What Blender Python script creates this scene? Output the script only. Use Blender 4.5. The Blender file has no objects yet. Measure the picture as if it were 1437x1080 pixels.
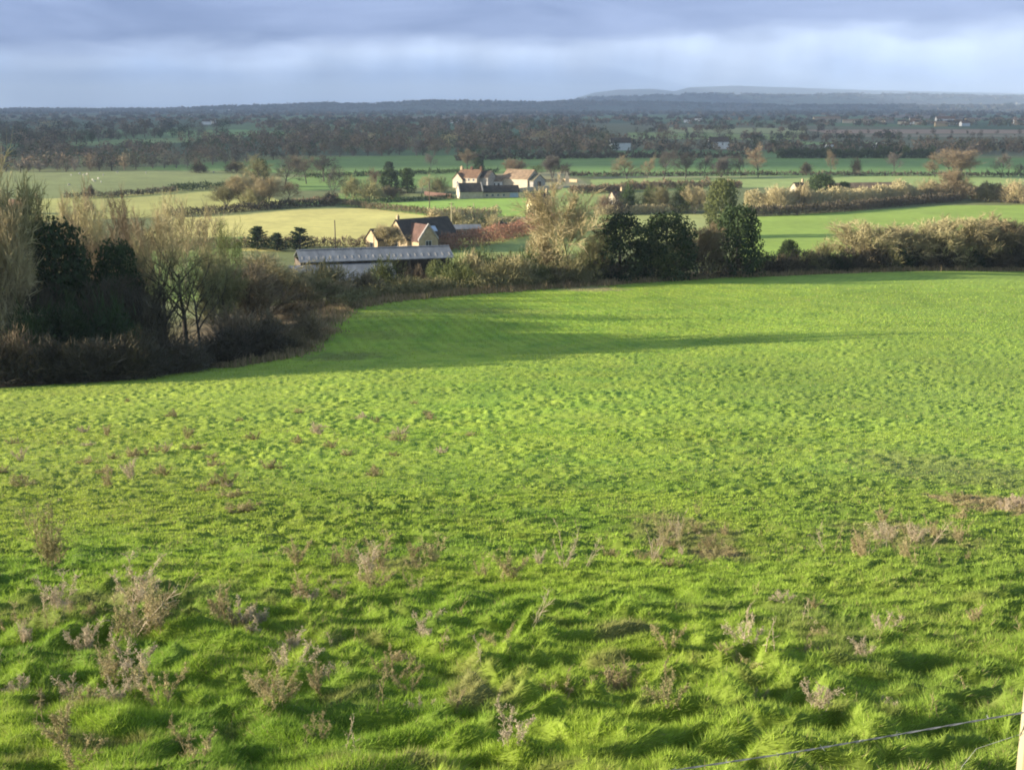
import bpy, math, random
import numpy as np
from mathutils import Vector, Matrix

R = math.radians
rng = np.random.default_rng(11)
scene = bpy.context.scene
COL = scene.collection

# ------------------------------------------------------------------ camera
F, CX, CY = 1735.0, 718.5, 540.0
HORIZON = 150.0
PITCH = math.atan((CY - HORIZON) / F)
cp, sp = math.cos(PITCH), math.sin(PITCH)
cam_d = bpy.data.cameras.new('camera'); cam = bpy.data.objects.new('camera', cam_d)
COL.objects.link(cam); scene.camera = cam
cam.location = (0, 0, 0); cam.rotation_euler = (math.pi/2 - PITCH, 0, 0)
cam_d.sensor_width = 36; cam_d.lens = 36*F/1437.0
cam_d.clip_start = .1; cam_d.clip_end = 90000

def ray(px, py):
    a = (np.asarray(px, float) - CX)/F; b = (CY - np.asarray(py, float))/F
    dy = cp + b*sp; dz = -sp + b*cp
    return a/dy, dz/dy                       # x/Y and z/Y

# ------------------------------------------------------------------ noise
def _h(ix, iy, s):
    n = (ix.astype(np.int64)*374761393 + iy.astype(np.int64)*668265263 + s*1442695041) & 0xffffffff
    n = ((n ^ (n >> 13))*1274126177) & 0xffffffff
    n = (n ^ (n >> 16)) & 0xffffffff
    return n
def noise(x, y, s=0):                        # gradient noise about -1..1
    x = np.asarray(x, float); y = np.asarray(y, float)
    ix = np.floor(x); iy = np.floor(y); fx = x-ix; fy = y-iy
    ux = fx*fx*fx*(fx*(fx*6-15)+10); uy = fy*fy*fy*(fy*(fy*6-15)+10)
    def g(dx, dy):
        a = _h(ix+dx, iy+dy, s)*(2*math.pi/4294967296.0)
        return np.cos(a)*(fx-dx) + np.sin(a)*(fy-dy)
    a = g(0,0); b = g(1,0); c = g(0,1); d = g(1,1)
    return 1.5*((a+(b-a)*ux) + ((c+(d-c)*ux)-(a+(b-a)*ux))*uy)
def fbm(x, y, o=3, s=0):
    v = 0; a = 1; t = 0
    for k in range(o):
        v = v + a*noise(x*2**k+17*k, y*2**k-9*k, s+k); t += a; a *= .5
    return v/t
def sstep(a, b, x):
    t = np.clip((x-a)/(b-a), 0, 1); return t*t*(3-2*t)

# ------------------------------------------------------------------ terrain
PLAIN = -34.0
prof = [(1080,7.5),(990,9.2),(900,12.2),(830,15.8),(780,21.5),(740,27),(700,34),(650,45),(600,60),(550,80),(500,103),(450,128),(400,165)]
pd = [0., 3., 5.5]; pz = [-2.0, -2.6, -3.5]
for y_, d_ in prof:
    pd.append(d_); pz.append(float(ray(CX, y_)[1])*d_)
pd += [200, 260, 400]; pz += [-25.0, -26.2, -28]
pd = np.array(pd); pz = np.array(pz)
_t = np.linspace(0, 400, 1601); _z = np.interp(_t, pd, pz)
for _ in range(3):
    k = np.ones(9)/9; zz = np.convolve(np.pad(_z, 4, 'edge'), k, 'valid'); w_ = np.clip((_t-3)/20, 0, 1); _z = _z*(1-w_)+zz*w_
EDGE = np.array([(-60,60),(-36.3,85.5),(-28.1,91.8),(-25.5,103.5),(-19.4,111.5),(-19.2,122),(-19.4,138),(-13.6,147),(-7.8,151.5),(12.5,164.5),(29,178),(46.5,186),(83,200.5),(140,214),(320,245)], float)
POLY = np.vstack([EDGE, [(320,-80),(-90,-80),(-90,20)]])
def inside(poly, x, y):
    r = np.zeros(x.shape, bool); n = len(poly)
    for i in range(n):
        x0, y0 = poly[i]; x1, y1 = poly[(i+1) % n]
        if y0 == y1: continue
        c = ((y0 > y) != (y1 > y)) & (x < (x1-x0)*(y-y0)/(y1-y0)+x0)
        r ^= c
    return r
def pdist(poly, x, y, closed=True):
    d = np.full(x.shape, 1e9); n = len(poly)
    for i in range(n if closed else n-1):
        a = poly[i]; b = poly[(i+1) % n]; ab = b-a
        t = np.clip(((x-a[0])*ab[0]+(y-a[1])*ab[1])/(ab@ab), 0, 1)
        d = np.minimum(d, np.hypot(x-a[0]-t*ab[0], y-a[1]-t*ab[1]))
    return d
def edge_sd(x, y):                           # >0 outside the meadow
    x = np.asarray(x, float); y = np.asarray(y, float)
    out = np.zeros(x.shape); far = (y > 1200) | (np.abs(x) > 1500)
    near = ~far
    d = pdist(POLY, x[near], y[near]); i = inside(POLY, x[near], y[near])
    out[near] = np.where(i, -d, d); out[far] = 999
    return out
RIDGE = [ # distance, width, [(photo x, photo y of crest)]
 (9500, 900, [(-400,153),(0,153),(60,152),(140,153),(260,152),(330,149),(400,147),(470,144),(520,146),(560,144),(600,141),(660,142),(740,143),(800,142),(900,143),(1100,147),(1437,148),(1900,150)]),
 (13500, 1300, [(-400,158),(640,158),(760,144),(830,137),(900,134),(980,132),(1100,134),(1200,132),(1300,134),(1437,136),(1900,140)]),
 (22000, 1500, [(-400,158),(765,151),(798,140),(828,131),(860,127),(905,126),(935,129),(955,124),(1020,122),(1110,125),(1200,128),(1437,133),(1900,150)]),
]
def H(x, y, sd=None):
    x = np.asarray(x, float); y = np.asarray(y, float)
    if sd is None: sd = edge_sd(x, y)
    hill = np.interp(np.clip(y, 0, 400), _t, _z)
    hill = hill - 1.0*sstep(0, 45, -x)*sstep(50, 110, y) + .7*noise(x/45, y/45, 5)*sstep(40, 90, y) - 1.5*sstep(20, 150, x)*sstep(120, 190, y)
    hill = hill - .5*np.exp(-((y-118-.3*x)/10)**2)*sstep(60,-10,x)
    # behind the camera the hill keeps climbing
    hill = np.where(y < 0, -2.0 - y*.25, hill)
    pl = PLAIN + .5*noise(x/130, y/130, 6)*sstep(200, 300, y)*sstep(5000,1500,y)
    h = hill + (pl-hill)*sstep(0, 95, sd)
    far = y > 6000
    if np.any(far):
        xf = x[far]; yf = y[far]; px = CX + F*cp*xf/yf
        add = np.zeros(xf.shape); hf = np.full(xf.shape, PLAIN)
        for dist, wd, pts in RIDGE:
            p = np.array(pts, float)
            py = np.interp(px, p[:,0], p[:,1])
            top = (HORIZON-py)/F*dist - (9 if dist < 20000 else 0)
            top = top + noise(xf/500, yf/2000, 8)*3
            hh = PLAIN + (top-PLAIN)*np.exp(-((yf-dist)/wd)**2)
            hf = np.maximum(hf, hh)
        h = h.copy(); h[far] = hf
    return h
def H1(x, y): return float(H(np.array([x]), np.array([y]))[0])

def bumps(x, y):
    """tussocks of the rough meadow"""
    wx = x + .35*noise(x*.9, y*.9, 31); wy = y + .35*noise(x*.9, y*.9, 32)
    co, si = math.cos(.42), math.sin(.42); rx = wx*co + wy*si; ry = -wx*si + wy*co
    a = 1-np.abs(noise(rx*1.15, ry*2.4, 21))*1.8
    b = 1-np.abs(noise(rx*2.2+5, ry*4.4, 22))*1.8
    c = noise(wx*.6, wy*.8, 23)
    e = noise(rx*1.6+9, ry*3.0, 27)
    d = noise(x*7, y*7, 24)
    near = sstep(30, 13, y); q = sstep(26, 16, y)
    a2 = 1-np.abs(noise(rx*1.5, ry*2.5, 28))*1.8; e2 = noise(rx*2.3+9, ry*3.1, 29)
    a = a*(1-q) + a2*q; e = e*(1-q) + e2*q
    amp = (.165 + .10*near + .06*sstep(48,30,y))*(1-.40*sstep(55, 125, y))
    return amp*(.42*(a-.6) + .22*(b-.5) + .25*c*(.5+.3*near) + .55*e + .06*d)*(.85+.5*noise(x*.15, y*.15, 26))

_TS = np.concatenate([np.geomspace(3, 60, 130), np.linspace(60.5, 260, 240), np.geomspace(262, 26000, 260)])
def march(px, py):
    """where the sight lines of photo points meet the ground"""
    u, v = ray(px, py); u = np.atleast_1d(u).astype(float); v = np.atleast_1d(v).astype(float)
    u, v = np.broadcast_arrays(u, v)
    out = np.full((len(u), 3), np.nan)
    for a in range(0, len(u), 400):
        uu = u[a:a+400]; vv = v[a:a+400]; T_ = np.broadcast_to(_TS, (len(uu), len(_TS)))
        z = H(uu[:, None]*T_, T_); hit = vv[:, None]*T_ <= z
        any_ = hit.any(1); k = hit.argmax(1); k = np.maximum(k, 1)
        lo = _TS[k-1].copy(); hi = _TS[k].copy()
        for _ in range(11):
            mid = (lo+hi)/2; below = vv*mid <= H(uu*mid, mid)
            hi = np.where(below, mid, hi); lo = np.where(below, lo, mid)
        o_ = np.stack([uu*hi, hi, H(uu*hi, hi)], -1); o_[~any_] = np.nan; out[a:a+400] = o_
    return out
def P(px, py): return march([px], [py])[0]
def PY(px, Y):
    """ground point at distance Y under photo column px"""
    z = -34.
    for _ in range(8):
        x = (px-CX)/F*(Y*cp - z*sp); z = H1(x, Y)
    return np.array([x, Y, z])
def shiftY(px, Y):
    """keeps what stands along the field's far boundary just outside it"""
    if px < 470 and Y < 116: return max(Y, float(np.interp(px, [0,200,300,430], [87,93.5,106,114])))
    if px >= 470 and 140 < Y < 205: return Y + float(np.interp(px, [480,630,850,1000,1150,1437], [-10,-6,-.5,5,8,13.5]))
    return Y
def depth(p): return p[1]*cp - p[2]*sp

# ------------------------------------------------------------------ helpers
def srgb(r, g, b):
    f = lambda c: ((c/255+.055)/1.055)**2.4 if c > 10 else c/255/12.92
    return (f(r), f(g), f(b))
def mesh_np(name, V, Fc, mat=None, col=None, smooth=False):
    V = np.asarray(V, np.float32); Fc = np.asarray(Fc, np.int32)
    me = bpy.data.meshes.new(name); k = Fc.shape[1]
    me.vertices.add(len(V)); me.vertices.foreach_set('co', V.ravel())
    me.loops.add(Fc.size); me.loops.foreach_set('vertex_index', Fc.ravel())
    me.polygons.add(len(Fc)); me.polygons.foreach_set('loop_start', np.arange(0, Fc.size, k, dtype=np.int32))
    if smooth: me.polygons.foreach_set('use_smooth', np.ones(len(Fc), bool))
    if col is not None:
        a = me.color_attributes.new('Col', 'FLOAT_COLOR', 'POINT')
        c = np.ones((len(V), 4), np.float32); c[:, :3] = col; a.data.foreach_set('color', c.ravel())
    if mat is not None: me.materials.append(mat)
    me.update(calc_edges=True)
    return me
def mesh_py(name, V, Fc, mat):
    me = bpy.data.meshes.new(name); me.from_pydata([tuple(v) for v in V], [], Fc); me.materials.append(mat); me.update(); return me
def link(name, me, parent=None, loc=None):
    o = bpy.data.objects.new(name, me); COL.objects.link(o)
    if parent is not None: o.parent = parent
    if loc is not None: o.location = loc
    return o
def tag(o, label=None, cat=None, group=None, kind=None):
    if label: o['label'] = label
    if cat: o['category'] = cat
    if group: o['group'] = group
    if kind: o['kind'] = kind
    return o
def empty(name, loc, rz=0):
    o = bpy.data.objects.new(name, None); COL.objects.link(o); o.location = loc; o.rotation_euler = (0, 0, rz)
    o.empty_display_size = .3
    return o

# ------------------------------------------------------------------ materials
def new_mat(name):
    m = bpy.data.materials.new(name); m.use_nodes = True; nt = m.node_tree
    b = nt.nodes['Principled BSDF']; b.inputs['Roughness'].default_value = .85
    b.inputs['Specular IOR Level'].default_value = .2
    return m, nt, b
def mat_noise(name, c1, c2, scale=1.0, detail=4, rough=.85, rand=.0, bump=0, coords='Object', stretch=None, transl=0):
    m, nt, b = new_mat(name); N = nt.nodes; L = nt.links
    tc = N.new('ShaderNodeTexCoord'); n = N.new('ShaderNodeTexNoise'); n.inputs['Scale'].default_value = scale; n.inputs['Detail'].default_value = detail
    if stretch:
        mp = N.new('ShaderNodeMapping'); mp.inputs['Scale'].default_value = stretch; L.new(tc.outputs[coords], mp.inputs[0]); L.new(mp.outputs[0], n.inputs['Vector'])
    else: L.new(tc.outputs[coords], n.inputs['Vector'])
    r = N.new('ShaderNodeValToRGB'); r.color_ramp.elements[0].color = (*c1, 1); r.color_ramp.elements[1].color = (*c2, 1)
    r.color_ramp.elements[0].position = .35; r.color_ramp.elements[1].position = .65
    L.new(n.outputs[0], r.inputs[0]); out = r.outputs[0]
    if rand:
        oi = N.new('ShaderNodeObjectInfo'); hs = N.new('ShaderNodeHueSaturation')
        mr = N.new('ShaderNodeMapRange'); mr.inputs[3].default_value = 1-rand; mr.inputs[4].default_value = 1+rand
        L.new(oi.outputs['Random'], mr.inputs[0]); L.new(mr.outputs[0], hs.inputs['Value'])
        mr2 = N.new('ShaderNodeMapRange'); mr2.inputs[3].default_value = .495; mr2.inputs[4].default_value = .515
        ml = N.new('ShaderNodeMath'); ml.operation = 'MULTIPLY'; ml.inputs[1].default_value = 7.31
        fr = N.new('ShaderNodeMath'); fr.operation = 'FRACT'
        L.new(oi.outputs['Random'], ml.inputs[0]); L.new(ml.outputs[0], fr.inputs[0]); L.new(fr.outputs[0], mr2.inputs[0]); L.new(mr2.outputs[0], hs.inputs['Hue'])
        L.new(out, hs.inputs['Color']); out = hs.outputs[0]
    L.new(out, b.inputs['Base Color']); b.inputs['Roughness'].default_value = rough
    if bump:
        bp = N.new('ShaderNodeBump'); bp.inputs['Strength'].default_value = bump; L.new(n.outputs[0], bp.inputs['Height']); L.new(bp.outputs[0], b.inputs['Normal'])
    if transl:
        t = N.new('ShaderNodeBsdfTranslucent'); L.new(out, t.inputs[0]); mx = N.new('ShaderNodeMixShader'); mx.inputs[0].default_value = transl
        o = nt.nodes['Material Output']; L.new(b.outputs[0], mx.inputs[1]); L.new(t.outputs[0], mx.inputs[2]); L.new(mx.outputs[0], o.inputs[0])
    return m
def mat_attr(name, transl=.0, fine=None, spec=.2, rough=.9):
    m, nt, b = new_mat(name); N = nt.nodes; L = nt.links
    a = N.new('ShaderNodeAttribute'); a.attribute_name = 'Col'; out = a.outputs['Color']
    b.inputs['Specular IOR Level'].default_value = spec; b.inputs['Roughness'].default_value = rough
    if fine:
        tc = N.new('ShaderNodeTexCoord')
        for sc, lo, hi in fine:
            n = N.new('ShaderNodeTexNoise'); n.inputs['Scale'].default_value = sc; n.inputs['Detail'].default_value = 5
            L.new(tc.outputs['Object'], n.inputs['Vector'])
            mr = N.new('ShaderNodeMapRange'); mr.inputs[1].default_value = .3; mr.inputs[2].default_value = .7; mr.inputs[3].default_value = lo; mr.inputs[4].default_value = hi
            L.new(n.outputs[0], mr.inputs[0])
            mx = N.new('ShaderNodeVectorMath'); mx.operation = 'SCALE'; L.new(out, mx.inputs[0]); L.new(mr.outputs[0], mx.inputs['Scale']); out = mx.outputs[0]
    L.new(out, b.inputs['Base Color'])
    if transl:
        t = N.new('ShaderNodeBsdfTranslucent'); L.new(out, t.inputs[0]); mx = N.new('ShaderNodeMixShader'); mx.inputs[0].default_value = transl
        L.new(b.outputs[0], mx.inputs[1]); L.new(t.outputs[0], mx.inputs[2]); L.new(mx.outputs[0], nt.nodes['Material Output'].inputs[0])
    return m
M = {}
M['land'] = mat_attr('land', fine=[(.35, .88, 1.12), (.05, .92, 1.08)])
M['grass'] = mat_attr('grass', transl=.42, spec=.25, rough=.7)
M['wood'] = mat_attr('woodland', transl=.1)
M['bark'] = mat_noise('bark', (.10,.085,.06), (.17,.145,.10), 2, rand=.2)
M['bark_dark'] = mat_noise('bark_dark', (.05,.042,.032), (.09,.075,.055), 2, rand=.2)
M['twig_tan'] = mat_noise('twig_tan', (.31,.25,.13), (.45,.37,.20), .6, rand=.22)
M['twig_green'] = mat_noise('twig_green', (.19,.175,.075), (.29,.255,.12), .6, rand=.2)
M['twig_brown'] = mat_noise('twig_brown', (.165,.12,.07), (.27,.20,.12), .6, rand=.25)
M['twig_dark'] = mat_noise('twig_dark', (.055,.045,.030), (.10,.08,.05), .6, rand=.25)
M['twig_grey'] = mat_noise('twig_grey', (.10,.085,.07), (.17,.145,.115), .4, rand=.25)
M['rust'] = mat_noise('rust_leaf', (.25,.125,.08), (.38,.20,.125), .6, rand=.15, transl=.2)
M['leaf_dark'] = mat_noise('leaf_dark', (.026,.044,.016), (.058,.084,.028), .5, rand=.25, transl=.12)
M['leaf_mid'] = mat_noise('leaf_mid', (.04,.065,.02), (.09,.12,.035), .5, rand=.25, transl=.15)
M['leaf_olive'] = mat_noise('leaf_olive', (.08,.10,.03), (.15,.16,.055), .5, rand=.2, transl=.2)
M['straw'] = mat_noise('straw', (.34,.23,.12), (.50,.36,.20), 3, rand=.2, transl=.2)
M['weed'] = mat_noise('dead_weed', (.27,.215,.105), (.45,.37,.19), 9, rand=.25, transl=.15)
M['weed_pale'] = mat_noise('pale_weed', (.42,.33,.22), (.58,.47,.33), 9, rand=.1, transl=.15)
M['stone'] = mat_noise('honey_stone', (.33,.245,.14), (.46,.355,.215), 1.6, detail=8, bump=.3)
M['stone_pale'] = mat_noise('pale_render', (.38,.32,.225), (.50,.43,.32), 1.2, detail=6)
M['stone_grey'] = mat_noise('grey_stone', (.26,.24,.21), (.38,.35,.31), 1.5, detail=8)
M['white'] = mat_noise('white_paint', (.60,.60,.58), (.70,.69,.67), .8)
M['yellow'] = mat_noise('yellow_render', (.62,.52,.26), (.72,.61,.34), .8)
def mat_tiles(name, c1, c2, sx=3.0):
    m, nt, b = new_mat(name); N = nt.nodes; L = nt.links
    tc = N.new('ShaderNodeTexCoord'); br = N.new('ShaderNodeTexBrick'); br.inputs['Scale'].default_value = sx
    br.inputs['Color1'].default_value = (*c1, 1); br.inputs['Color2'].default_value = (*c2, 1); br.inputs['Mortar'].default_value = (*[c*.5 for c in c1], 1)
    br.inputs['Mortar Size'].default_value = .012
    n = N.new('ShaderNodeTexNoise'); n.inputs['Scale'].default_value = .7; n.inputs['Detail'].default_value = 6
    mr = N.new('ShaderNodeMapRange'); mr.inputs[1].default_value = .3; mr.inputs[2].default_value = .7; mr.inputs[3].default_value = .7; mr.inputs[4].default_value = 1.3
    v = N.new('ShaderNodeVectorMath'); v.operation = 'SCALE'
    L.new(tc.outputs['Object'], br.inputs[0]); L.new(tc.outputs['Object'], n.inputs[0]); L.new(n.outputs[0], mr.inputs[0]); L.new(br.outputs[0], v.inputs[0]); L.new(mr.outputs[0], v.inputs['Scale']); L.new(v.outputs[0], b.inputs['Base Color'])
    return m
M['roof_red'] = mat_tiles('red_tiles', (.20,.115,.068), (.15,.095,.06))
M['roof_brown'] = mat_tiles('brown_tiles', (.105,.06,.045), (.15,.085,.065))
M['roof_tan'] = mat_tiles('tan_tiles', (.29,.20,.12), (.22,.155,.10))
M['roof_slate'] = mat_tiles('slate', (.055,.046,.038), (.085,.070,.056))
M['roof_moss'] = mat_tiles('mossy_tiles', (.16,.15,.09), (.22,.19,.12))
M['glass'] = mat_noise('dark_glass', (.02,.025,.03), (.04,.045,.05), 1, rough=.1)
M['skylight'] = mat_noise('skylight_glass', (.45,.5,.6), (.55,.6,.68), 1, rough=.1)
M['timber'] = mat_noise('timber', (.08,.06,.045), (.14,.11,.08), 4, stretch=(1,1,.1))
M['dark'] = mat_noise('dark_interior', (.012,.011,.01), (.02,.018,.016), 2)
M['blue'] = mat_noise('blue_sheeting', (.30,.36,.44), (.38,.44,.52), 2)
M['tyre'] = mat_noise('tyre_rubber', (.015,.015,.015), (.03,.03,.03), 3)
M['road'] = mat_noise('farm_track', (.40,.34,.26), (.50,.44,.35), .6)
M['car_dark'] = mat_noise('dark_car_paint', (.02,.025,.04), (.03,.035,.05), 1, rough=.3)
M['car_blue'] = mat_noise('blue_grey_car_paint', (.12,.16,.24), (.16,.2,.28), 1, rough=.3)
def mat_corrugated():
    m, nt, b = new_mat('corrugated_sheet'); N = nt.nodes; L = nt.links
    tc = N.new('ShaderNodeTexCoord'); w = N.new('ShaderNodeTexWave'); w.inputs['Scale'].default_value = 1.1; w.bands_direction = 'X'
    n = N.new('ShaderNodeTexNoise'); n.inputs['Scale'].default_value = .6; n.inputs['Detail'].default_value = 8
    mp = N.new('ShaderNodeMapping'); mp.inputs['Scale'].default_value = (1.6, .35, 1)
    r = N.new('ShaderNodeValToRGB'); r.color_ramp.elements[0].color = (.12,.125,.13,1); r.color_ramp.elements[1].color = (.22,.225,.23,1); r.color_ramp.elements[0].position = .3; r.color_ramp.elements[1].position = .7
    L.new(tc.outputs['Object'], w.inputs[0]); L.new(tc.outputs['Object'], mp.inputs[0]); L.new(mp.outputs[0], n.inputs[0]); L.new(n.outputs[0], r.inputs[0]); L.new(r.outputs[0], b.inputs['Base Color'])
    bp = N.new('ShaderNodeBump'); bp.inputs['Strength'].default_value = .25; bp.inputs['Distance'].default_value = .05; L.new(w.outputs[0], bp.inputs['Height']); L.new(bp.outputs[0], b.inputs['Normal'])
    b.inputs['Roughness'].default_value = .5; b.inputs['Specular IOR Level'].default_value = .4
    return m
M['sheet'] = mat_corrugated()
M['wire'] = mat_noise('galvanised_wire', (.16,.16,.16), (.28,.28,.28), 40, rough=.45); M['wire'].node_tree.nodes['Principled BSDF'].inputs['Metallic'].default_value = .6
M['post'] = mat_noise('pale_post_wood', (.30,.26,.15), (.44,.385,.24), 5, stretch=(6,6,.6), bump=.2)
M['wool'] = mat_noise('wool', (.42,.39,.32), (.52,.48,.40), 4)

# ------------------------------------------------------------------ the land: colours of the fields (albedo only)
PX = lambda pts: march([p[0] for p in pts], [p[1] for p in pts])[:, :2]
FIELDS = [   # photo outline, base colour
 ([(768,262),(845,260),(870,300),(755,306),(772,290)], (.20,.24,.065)),
 ([(-300,243),(60,242),(335,241),(345,262),(240,268),(90,278),(-300,290)], (.15,.165,.055)),
 ([(-300,292),(90,278),(240,269),(350,263),(400,285),(330,296),(240,304),(-300,320)], (.29,.275,.08)),
 ([(250,306),(330,299),(460,290),(530,294),(600,303),(600,345),(520,352),(260,352),(200,330)], (.42,.365,.115)),
 ([(340,332),(-300,345),(-300,420),(340,420)], (.15,.20,.045)),
 ([(470,288),(560,284),(640,279),(770,276),(775,290),(745,304),(600,303),(520,292)], (.20,.29,.05)),
 ([(395,287),(470,272),(560,268),(560,283),(470,287)], (.13,.20,.045)),
 ([(190,239),(260,231),(460,220),(640,218),(860,221),(860,247),(700,250),(480,250),(350,240)], (.105,.165,.040)),
 ([(400,250),(480,246),(640,250),(640,262),(420,268)], (.13,.20,.045)),
 ([(640,246),(800,240),(830,262),(640,272)], (.17,.16,.08)),
 ([(830,252),(1000,247),(1800,246),(1800,262),(1060,264),(900,268),(830,262)], (.21,.25,.075)),
 ([(800,223),(1060,222),(1800,222),(1800,246),(800,247)], (.10,.165,.040)),
 ([(840,300),(900,302),(1060,300),(1060,330),(980,340),(840,340)], (.26,.27,.09)),
 ([(1040,306),(1190,297),(1330,288),(1800,288),(1800,385),(1040,385)], (.20,.27,.045)),
 ([(630,330),(860,300),(860,350),(630,375)], (.19,.22,.06)),
 ([(860,212),(1310,213),(1310,221),(860,221)], (.09,.15,.045)),
 ([(880,186),(1000,187),(1135,188),(1135,196),(880,195)], (.16,.19,.06)),
 ([(930,179),(1130,180),(1130,187),(930,186)], (.22,.22,.09)),
 ([(1130,182),(1800,183),(1800,188),(1160,187)], (.23,.15,.10)),
 ([(1180,189),(1800,189),(1800,192),(1180,192)], (.17,.14,.09)),
 ([(1090,199),(1240,200),(1240,203),(1090,203)], (.13,.19,.06)),
 ([(230,184),(340,182),(420,188),(330,192),(240,192)], (.12,.19,.06)),
 ([(60,202),(170,196),(300,192),(300,198),(160,204),(60,206)], (.13,.17,.06)),
 ([(180,236),(330,226),(350,232),(260,240)], (.105,.165,.040)),
]
def land_colour(x, y, sd):
    c = np.empty(x.shape+(3,)); 
    n1 = fbm(x/60, y/60, 3, 41); n2 = fbm(x/400, y/900, 2, 42)
    base = np.array((.16,.175,.06)); 
    c[:] = base
    farm = y > 900
    # patchwork of far fields
    ci = np.floor((x+60*noise(x/500, y/500, 51))/330 + .35*np.sin(y/500)); cj = np.floor((y + .25*x)/(150+.20*np.clip(y,0,9000)))
    hv = (_h(ci, cj, 77) / 4294967296.0)
    pal = np.array([(.06,.115,.045),(.075,.13,.045),(.12,.12,.06),(.16,.12,.08),(.05,.08,.035),(.09,.14,.05)])
    pc = pal[(hv*6).astype(int) % 6]
    c[farm] = pc[farm]*1.1
    hills = sstep(4500, 7500, y)[..., None]*.85; c = c*(1-hills) + np.array((.035,.045,.03))*(1+.5*noise(x/300, y/700, 55))[..., None]*hills     # wooded hills
    for pts, col in FIELDS_W:
        bb = (x > pts[:,0].min()) & (x < pts[:,0].max()) & (y > pts[:,1].min()) & (y < pts[:,1].max())
        if bb.any():
            i = np.zeros(x.shape, bool); i[bb] = inside(pts, x[bb], y[bb]); c[i] = col
    c *= (1+.16*n1)[..., None]*(1+.08*noise(x/9, y/14, 44))[..., None]
    c[..., 0] *= 1+.12*n2
    # meadow
    m = sd < 0
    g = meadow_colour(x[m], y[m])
    soil_shade = (.82-.34*sstep(50, 30, y[m]))[..., None]      # soil tone plus painted shade, dimming sunlit ground between the grass blades
    c[m] = g*soil_shade
    # brambly verge just outside
    v = sstep(0, 2, sd)*sstep(26, 12, sd)
    br = np.array((.12,.09,.05))*(1+.3*noise(x/2, y/2, 46))[..., None]
    c = c*(1-v[..., None]) + br*v[..., None]
    return np.clip(c, .004, .9)
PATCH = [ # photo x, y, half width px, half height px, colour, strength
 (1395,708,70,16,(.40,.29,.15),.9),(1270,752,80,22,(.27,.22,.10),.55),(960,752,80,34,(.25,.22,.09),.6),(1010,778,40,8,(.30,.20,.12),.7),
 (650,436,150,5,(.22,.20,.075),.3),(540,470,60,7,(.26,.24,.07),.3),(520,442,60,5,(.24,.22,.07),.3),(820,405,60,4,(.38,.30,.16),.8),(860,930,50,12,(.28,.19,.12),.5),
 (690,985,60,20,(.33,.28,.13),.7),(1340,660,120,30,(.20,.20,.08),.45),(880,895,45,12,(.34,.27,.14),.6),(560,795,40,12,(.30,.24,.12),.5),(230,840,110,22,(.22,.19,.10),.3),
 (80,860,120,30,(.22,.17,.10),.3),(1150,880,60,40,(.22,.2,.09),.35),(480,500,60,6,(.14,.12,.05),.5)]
def meadow_colour(x, y):
    n = fbm(x/3.2, y/4.0, 3, 61); n2 = fbm(x/22, y/30, 2, 62); n3 = noise(x*1.6, y*1.9, 63)
    c = np.empty(x.shape+(3,))
    g = np.array((.265,.40,.042)); g2 = np.array((.365,.46,.056)); g3 = np.array((.145,.26,.038))
    t = sstep(-.7, .8, n + .5*n2)[..., None]
    c[:] = g*(1-t)+g2*t
    t = sstep(.1, .6, -n + .4*n3)[..., None]*.4; c = c*(1-t)+g3*t
    u = x/np.maximum(y, 1)
    left = sstep(.0, -.35, u)[..., None]*.5*sstep(20,30,y)[..., None]; c = c*(1-left) + np.array((.385,.435,.058))*left
    right = sstep(.0, .4, u)[..., None]*.55; c = c*(1-right) + np.array((.27,.37,.062))*right
    # mottling by dead growth, stronger on the left and in the rough foreground
    d = noise(x*1.1+3, y*1.3, 64)+.6*noise(x*3.1, y*3.1, 65)
    amt = (.30*sstep(.05, -.3, u)*sstep(110, 40, y) + .35*sstep(22, 12, y))
    t = (sstep(.35, .8, d)*np.clip(amt, 0, .7)*sstep(-.4,.3,n2+.2))[..., None]; c = c*(1-t) + np.array((.27,.20,.10))*t
    c = c*(1+.13*noise(x/13, y/26, 67)+.07*noise(x/5, y/7, 68))[..., None]
    # drilled rows in the far part
    s = np.sin((x*.96 + y*.28)/.55*2*np.pi/2.2)
    t = (sstep(95, 125, y)*.10*s)[..., None]; c = c*(1+t)
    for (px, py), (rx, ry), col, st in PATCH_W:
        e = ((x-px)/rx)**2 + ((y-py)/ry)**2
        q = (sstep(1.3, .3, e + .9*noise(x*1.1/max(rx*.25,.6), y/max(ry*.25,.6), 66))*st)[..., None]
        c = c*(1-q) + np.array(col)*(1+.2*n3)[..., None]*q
    return np.clip(c, .004, .9)
PATCH_W = []
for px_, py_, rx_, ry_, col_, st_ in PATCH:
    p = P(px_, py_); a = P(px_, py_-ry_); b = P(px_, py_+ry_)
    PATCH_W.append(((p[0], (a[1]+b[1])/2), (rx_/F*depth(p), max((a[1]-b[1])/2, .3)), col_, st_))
FIELDS_W = [(PX(pts), np.minimum(np.array(col)*1.4, .6)) for pts, col in FIELDS]

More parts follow.
